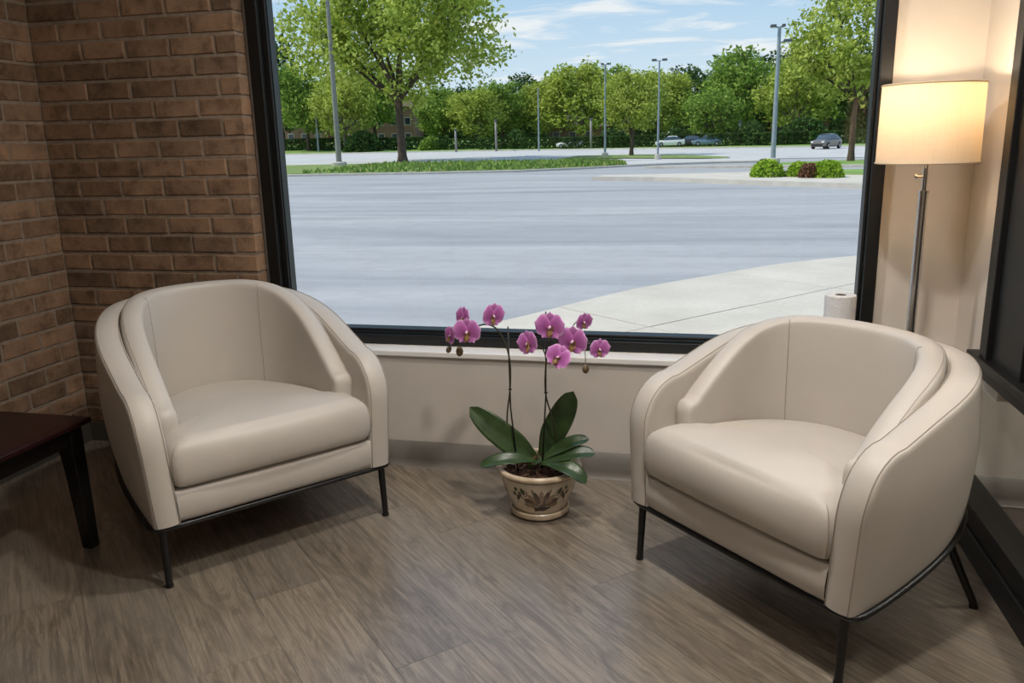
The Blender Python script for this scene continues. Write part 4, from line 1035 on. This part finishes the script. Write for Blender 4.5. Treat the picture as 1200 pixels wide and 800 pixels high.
# ---- buildings far behind the trees
BWALL = noisy('brown_building_wall', lin(128, 98, 84), lin(146, 114, 98), .5, .9); BROOF = noisy('dark_roof', lin(92, 78, 72), lin(108, 92, 84), .6, .9); BWIN = Mat('dark_window', lin(52, 58, 66), .15, spec=.6).m; BTRIM = Mat('pale_trim', lin(206, 198, 188), .7).m
def building(label, px, y, w_, h, rz, z, gable=True):
    t = thing('building', label, 'building', (ray_x(px, y), y, z), rz)
    m = MB(); m.box(-w_/2, 0, -.5, w_/2, 9, h); m.build('wall', BWALL, t)
    m = MB(); o_ = .5
    a = [m.vert(p) for p in ((-w_/2-o_, -o_, h), (w_/2+o_, -o_, h), (w_/2+o_, 9+o_, h), (-w_/2-o_, 9+o_, h), (-w_/2+1, 4.5, h+2.2), (w_/2-1, 4.5, h+2.2))]
    m.face(a[0], a[1], a[5], a[4]); m.face(a[1], a[2], a[5]); m.face(a[2], a[3], a[4], a[5]); m.face(a[3], a[0], a[4]); m.face(a[3], a[2], a[1], a[0]); m.build('roof', BROOF, t)
    nw = max(2, int(w_/2.4))
    for k in range(nw):
        for fl in range(max(1, int(h/3))):
            x = -w_/2+w_*(k+.5)/nw; z0_ = .9+fl*2.8; m = MB(); m.box(x-.6, -.06, z0_, x+.6, .02, z0_+1.4); f = m.build('window', BTRIM, t); m = MB(); m.box(x-.5, -.09, z0_+.1, x+.5, -.05, z0_+1.3); m.build('pane', BWIN, f)
building('brown building with dark roof behind the large tree', 448, 146, 12.5, 7.0, .15, 1.4)
building('brown low house left of the thick lamp post', 358, 146, 8, 5.0, .1, 1.8)
building('low brown house behind the trees near the parked car', 935, 128, 8, 2.9, -.1, .7)
building('low brown house behind the central trees', 690, 142, 14, 3.0, 0, .8)
# ---- lamp posts
POLEM = noisy('grey_post_metal', lin(126, 124, 120), lin(142, 140, 136), 4, .5); POLEB = noisy('blue_grey_post', lin(128, 142, 150), lin(142, 156, 164), 4, .5); LHEAD = Mat('lamp_head_metal', lin(78, 84, 90), .4).m; LENS = Mat('lamp_lens', lin(214, 218, 220), .2).m
def lamp_post(label, px, y, h, r, mat, heads, lean=0., base=True, group='grey lamp posts'):
    x = ray_x(px, y); z = terr(0, y)+.05 if y < 100 else zlawn(x, y)
    t = thing('lamp_post', label, 'lamp post', (x, y, z), 0, group)
    m = MB(); m.tube([(0, 0, 0), (lean*h, 0, h)], [r, r*.62], 10); m.build('pole', mat, t, True, .6)
    if base: m = MB(); m.lathe([(r*2.6, -.2), (r*2.6, .28), (r*2.3, .34), (r*1.0, .36)], 14); m.build('concrete_base', KERBM, t)
    for sx, l, drop in heads:
        m = MB(); m.tube([(lean*h, 0, h-.06-drop), (lean*h+sx*l*.5, -.02, h-drop)], r*.3, 6); m.build('arm', mat, t, True)
        m = MB(); x0_, x1_ = sorted((lean*h+sx*l*.35, lean*h+sx*l)); m.box(x0_, -.2, h-.03-drop, x1_, .2, h+.10-drop); hd = bevel_mod(m.build('lamp_head', LHEAD, t), .03, 1)
        m = MB(); m.box(x0_+.06, -.15, h-.05-drop, x1_-.06, .15, h-.03-drop); m.build('lens', LENS, hd)
    return t
lamp_post('thick grey lamp post on the grass strip left of the large tree', 396, 59, 12.8, .22, POLEM, [(-1, .9, 0), (1, .9, 0)], .0)
lamp_post('blue-grey double-headed lamp post behind the shrubs', 906.5, 45, 6.75, .135, POLEB, [(-1, .45, 0), (1, .28, 0), (1, .62, .72)], .0)
lamp_post('slim lamp post just left of the small round tree', 709, 70, 7.4, .10, POLEB, [(-1, .35, 0), (1, .35, 0)])
lamp_post('slim lamp post with two cross arms right of the small round tree', 771, 62, 6.9, .085, POLEB, [(-1, .55, 0), (1, .55, 0)])
lamp_post('thin pale post standing alone in front of the central trees', 631.5, 97, 7.2, .10, POLEB, [], base=False)
lamp_post('thin pale post on the left lawn near the window edge', 373, 116, 7.0, .14, POLEB, [], base=False)
for px, h, bl in ((529, 2.6, 'leftmost, nearest the large tree'), (577, 3.6, 'left of the thin central post'), (690, 3.4, 'left of the slim lamp post'), (867, 2.6, 'rightmost, near the double-headed lamp post')): 
    x = ray_x(px, 101); t = thing('bollard_post', 'short grey post on the far lawn, '+bl, 'post', (x, 103, zlawn(x, 103)), 0, 'short grey posts on the far lawn')
    m = MB(); m.tube([(0, 0, -.1), (0, 0, h)], [.16, .13], 8); m.build('shaft', POLEM, t, True); m = MB(); m.lathe([(.2, h), (.2, h+.12), (.05, h+.2)], 8); m.build('cap', LHEAD, t)
# ---- cars
TYRE = Mat('tyre_rubber', lin(24, 24, 25), .8).m; HUB = Mat('wheel_hub', lin(150, 152, 156), .3, .8).m; CGLASS = Mat('car_glass', lin(66, 80, 92), .08, spec=.8).m; HEADL = Mat('head_lamp', lin(222, 224, 224), .1).m; REDL = Mat('tail_lamp', lin(150, 30, 28), .2).m; BUMP = Mat('black_trim', lin(34, 34, 36), .5).m
def car(label, paint, x, y, z, rz, sc=1.):
    t = thing('car', label, 'car', (x, y, z), rz); t.scale = (sc, sc, sc*1.1)
    # body: stations along the length, each with a half-width, sill and deck height
    S = [(-2.20, .62, .32, .62), (-2.10, .78, .24, .72), (-1.5, .86, .20, .88), (-.8, .88, .20, .92), (0, .88, .20, .93), (.9, .88, .20, .95), (1.6, .86, .22, .98), (2.1, .80, .28, .96), (2.2, .68, .36, .80)]
    m = MB(); rows = [[(x_, -w_*.92, lo_), (x_, -w_, lo_+.12), (x_, -w_, hi-.22), (x_, -w_*.9, hi-.04), (x_, -w_*.5, hi), (x_, 0, hi+.01), (x_, w_*.5, hi), (x_, w_*.9, hi-.04), (x_, w_, hi-.22), (x_, w_, lo_+.12), (x_, w_*.92, lo_)] for x_, w_, lo_, hi in S]
    i = m.grid(rows, closed_u=True); m.face(*i[0]); m.face(*i[-1][::-1]); body = m.build('body', paint, t, True, .7)
    C = [(-1.05, .80, .90, .91), (-.35, .66, .92, 1.38), (.35, .66, .94, 1.44), (1.05, .68, .95, 1.38), (1.75, .76, .96, .98)]
    m = MB(); rows = [[(x_, -.80, lo_), (x_, -w_, hi-.05), (x_, -w_*.8, hi), (x_, w_*.8, hi), (x_, w_, hi-.05), (x_, .80, lo_)] for x_, w_, lo_, hi in C]; m.grid(rows); m.build('cabin_glass', CGLASS, t, True, .5)
    m = MB(); rows = [[(x_, -w_-.004, hi-.05), (x_, -w_*.8, hi+.012), (x_, 0, hi+.03), (x_, w_*.8, hi+.012), (x_, w_+.004, hi-.05)] for x_, w_, lo_, hi in C[1:4]]; m.grid(rows); m.build('roof', paint, t, True)
    for sx, mt, nm in ((-1, HEADL, 'head_lamp'), (1, REDL, 'tail_lamp')):
        for sy in (-1, 1): m = MB(); m.box(sx*2.14-.05, sy*.60-.16, .60, sx*2.14+.04, sy*.60+.12, .74); m.build(nm, mt, t)
    m = MB(); m.box(-2.23, -.62, .28, -2.12, .62, .48); m.build('bumper', BUMP, t)
    for wx in (-1.35, 1.35):
        for sy in (-1, 1):
            m = MB(); m.tube([(wx, sy*.70, .32), (wx, sy*.90, .32)], .32, 16); wh = m.build('wheel', TYRE, t, True, .6); m = MB(); m.tube([(wx, sy*.88, .32), (wx, sy*.915, .32)], .19, 12); m.build('hub', HUB, wh, True, .6)
    return t
SILVER = Mat('grey_car_paint', lin(128, 122, 118), .25, .4).m; WHITEC = Mat('white_car_paint', lin(226, 226, 228), .25).m; BLUEC = Mat('blue_car_paint', lin(120, 140, 160), .25, .3).m; DARKC = Mat('black_car_paint', lin(48, 50, 56), .25).m
car('grey car driving on the far road toward the window', SILVER, ray_x(968, 82), 82, terr(0, 82)+.04, radians(58), .86)
for px, y, mt, lab, rz in ((785, 100.5, WHITEC, 'white car parked under the far trees, leftmost of three', .1), (808, 101, DARKC, 'dark car parked under the far trees, middle of three', -.1), (828, 100, BLUEC, 'pale blue car parked under the far trees, rightmost of three', .1), (668, 105.5, WHITEC, 'white car parked far behind the central lawn', .0)):
    x = ray_x(px, y); car(lab, mt, x, y, zlawn(x, y)+.02, rz, .78)
print('bricks', n1, n2)
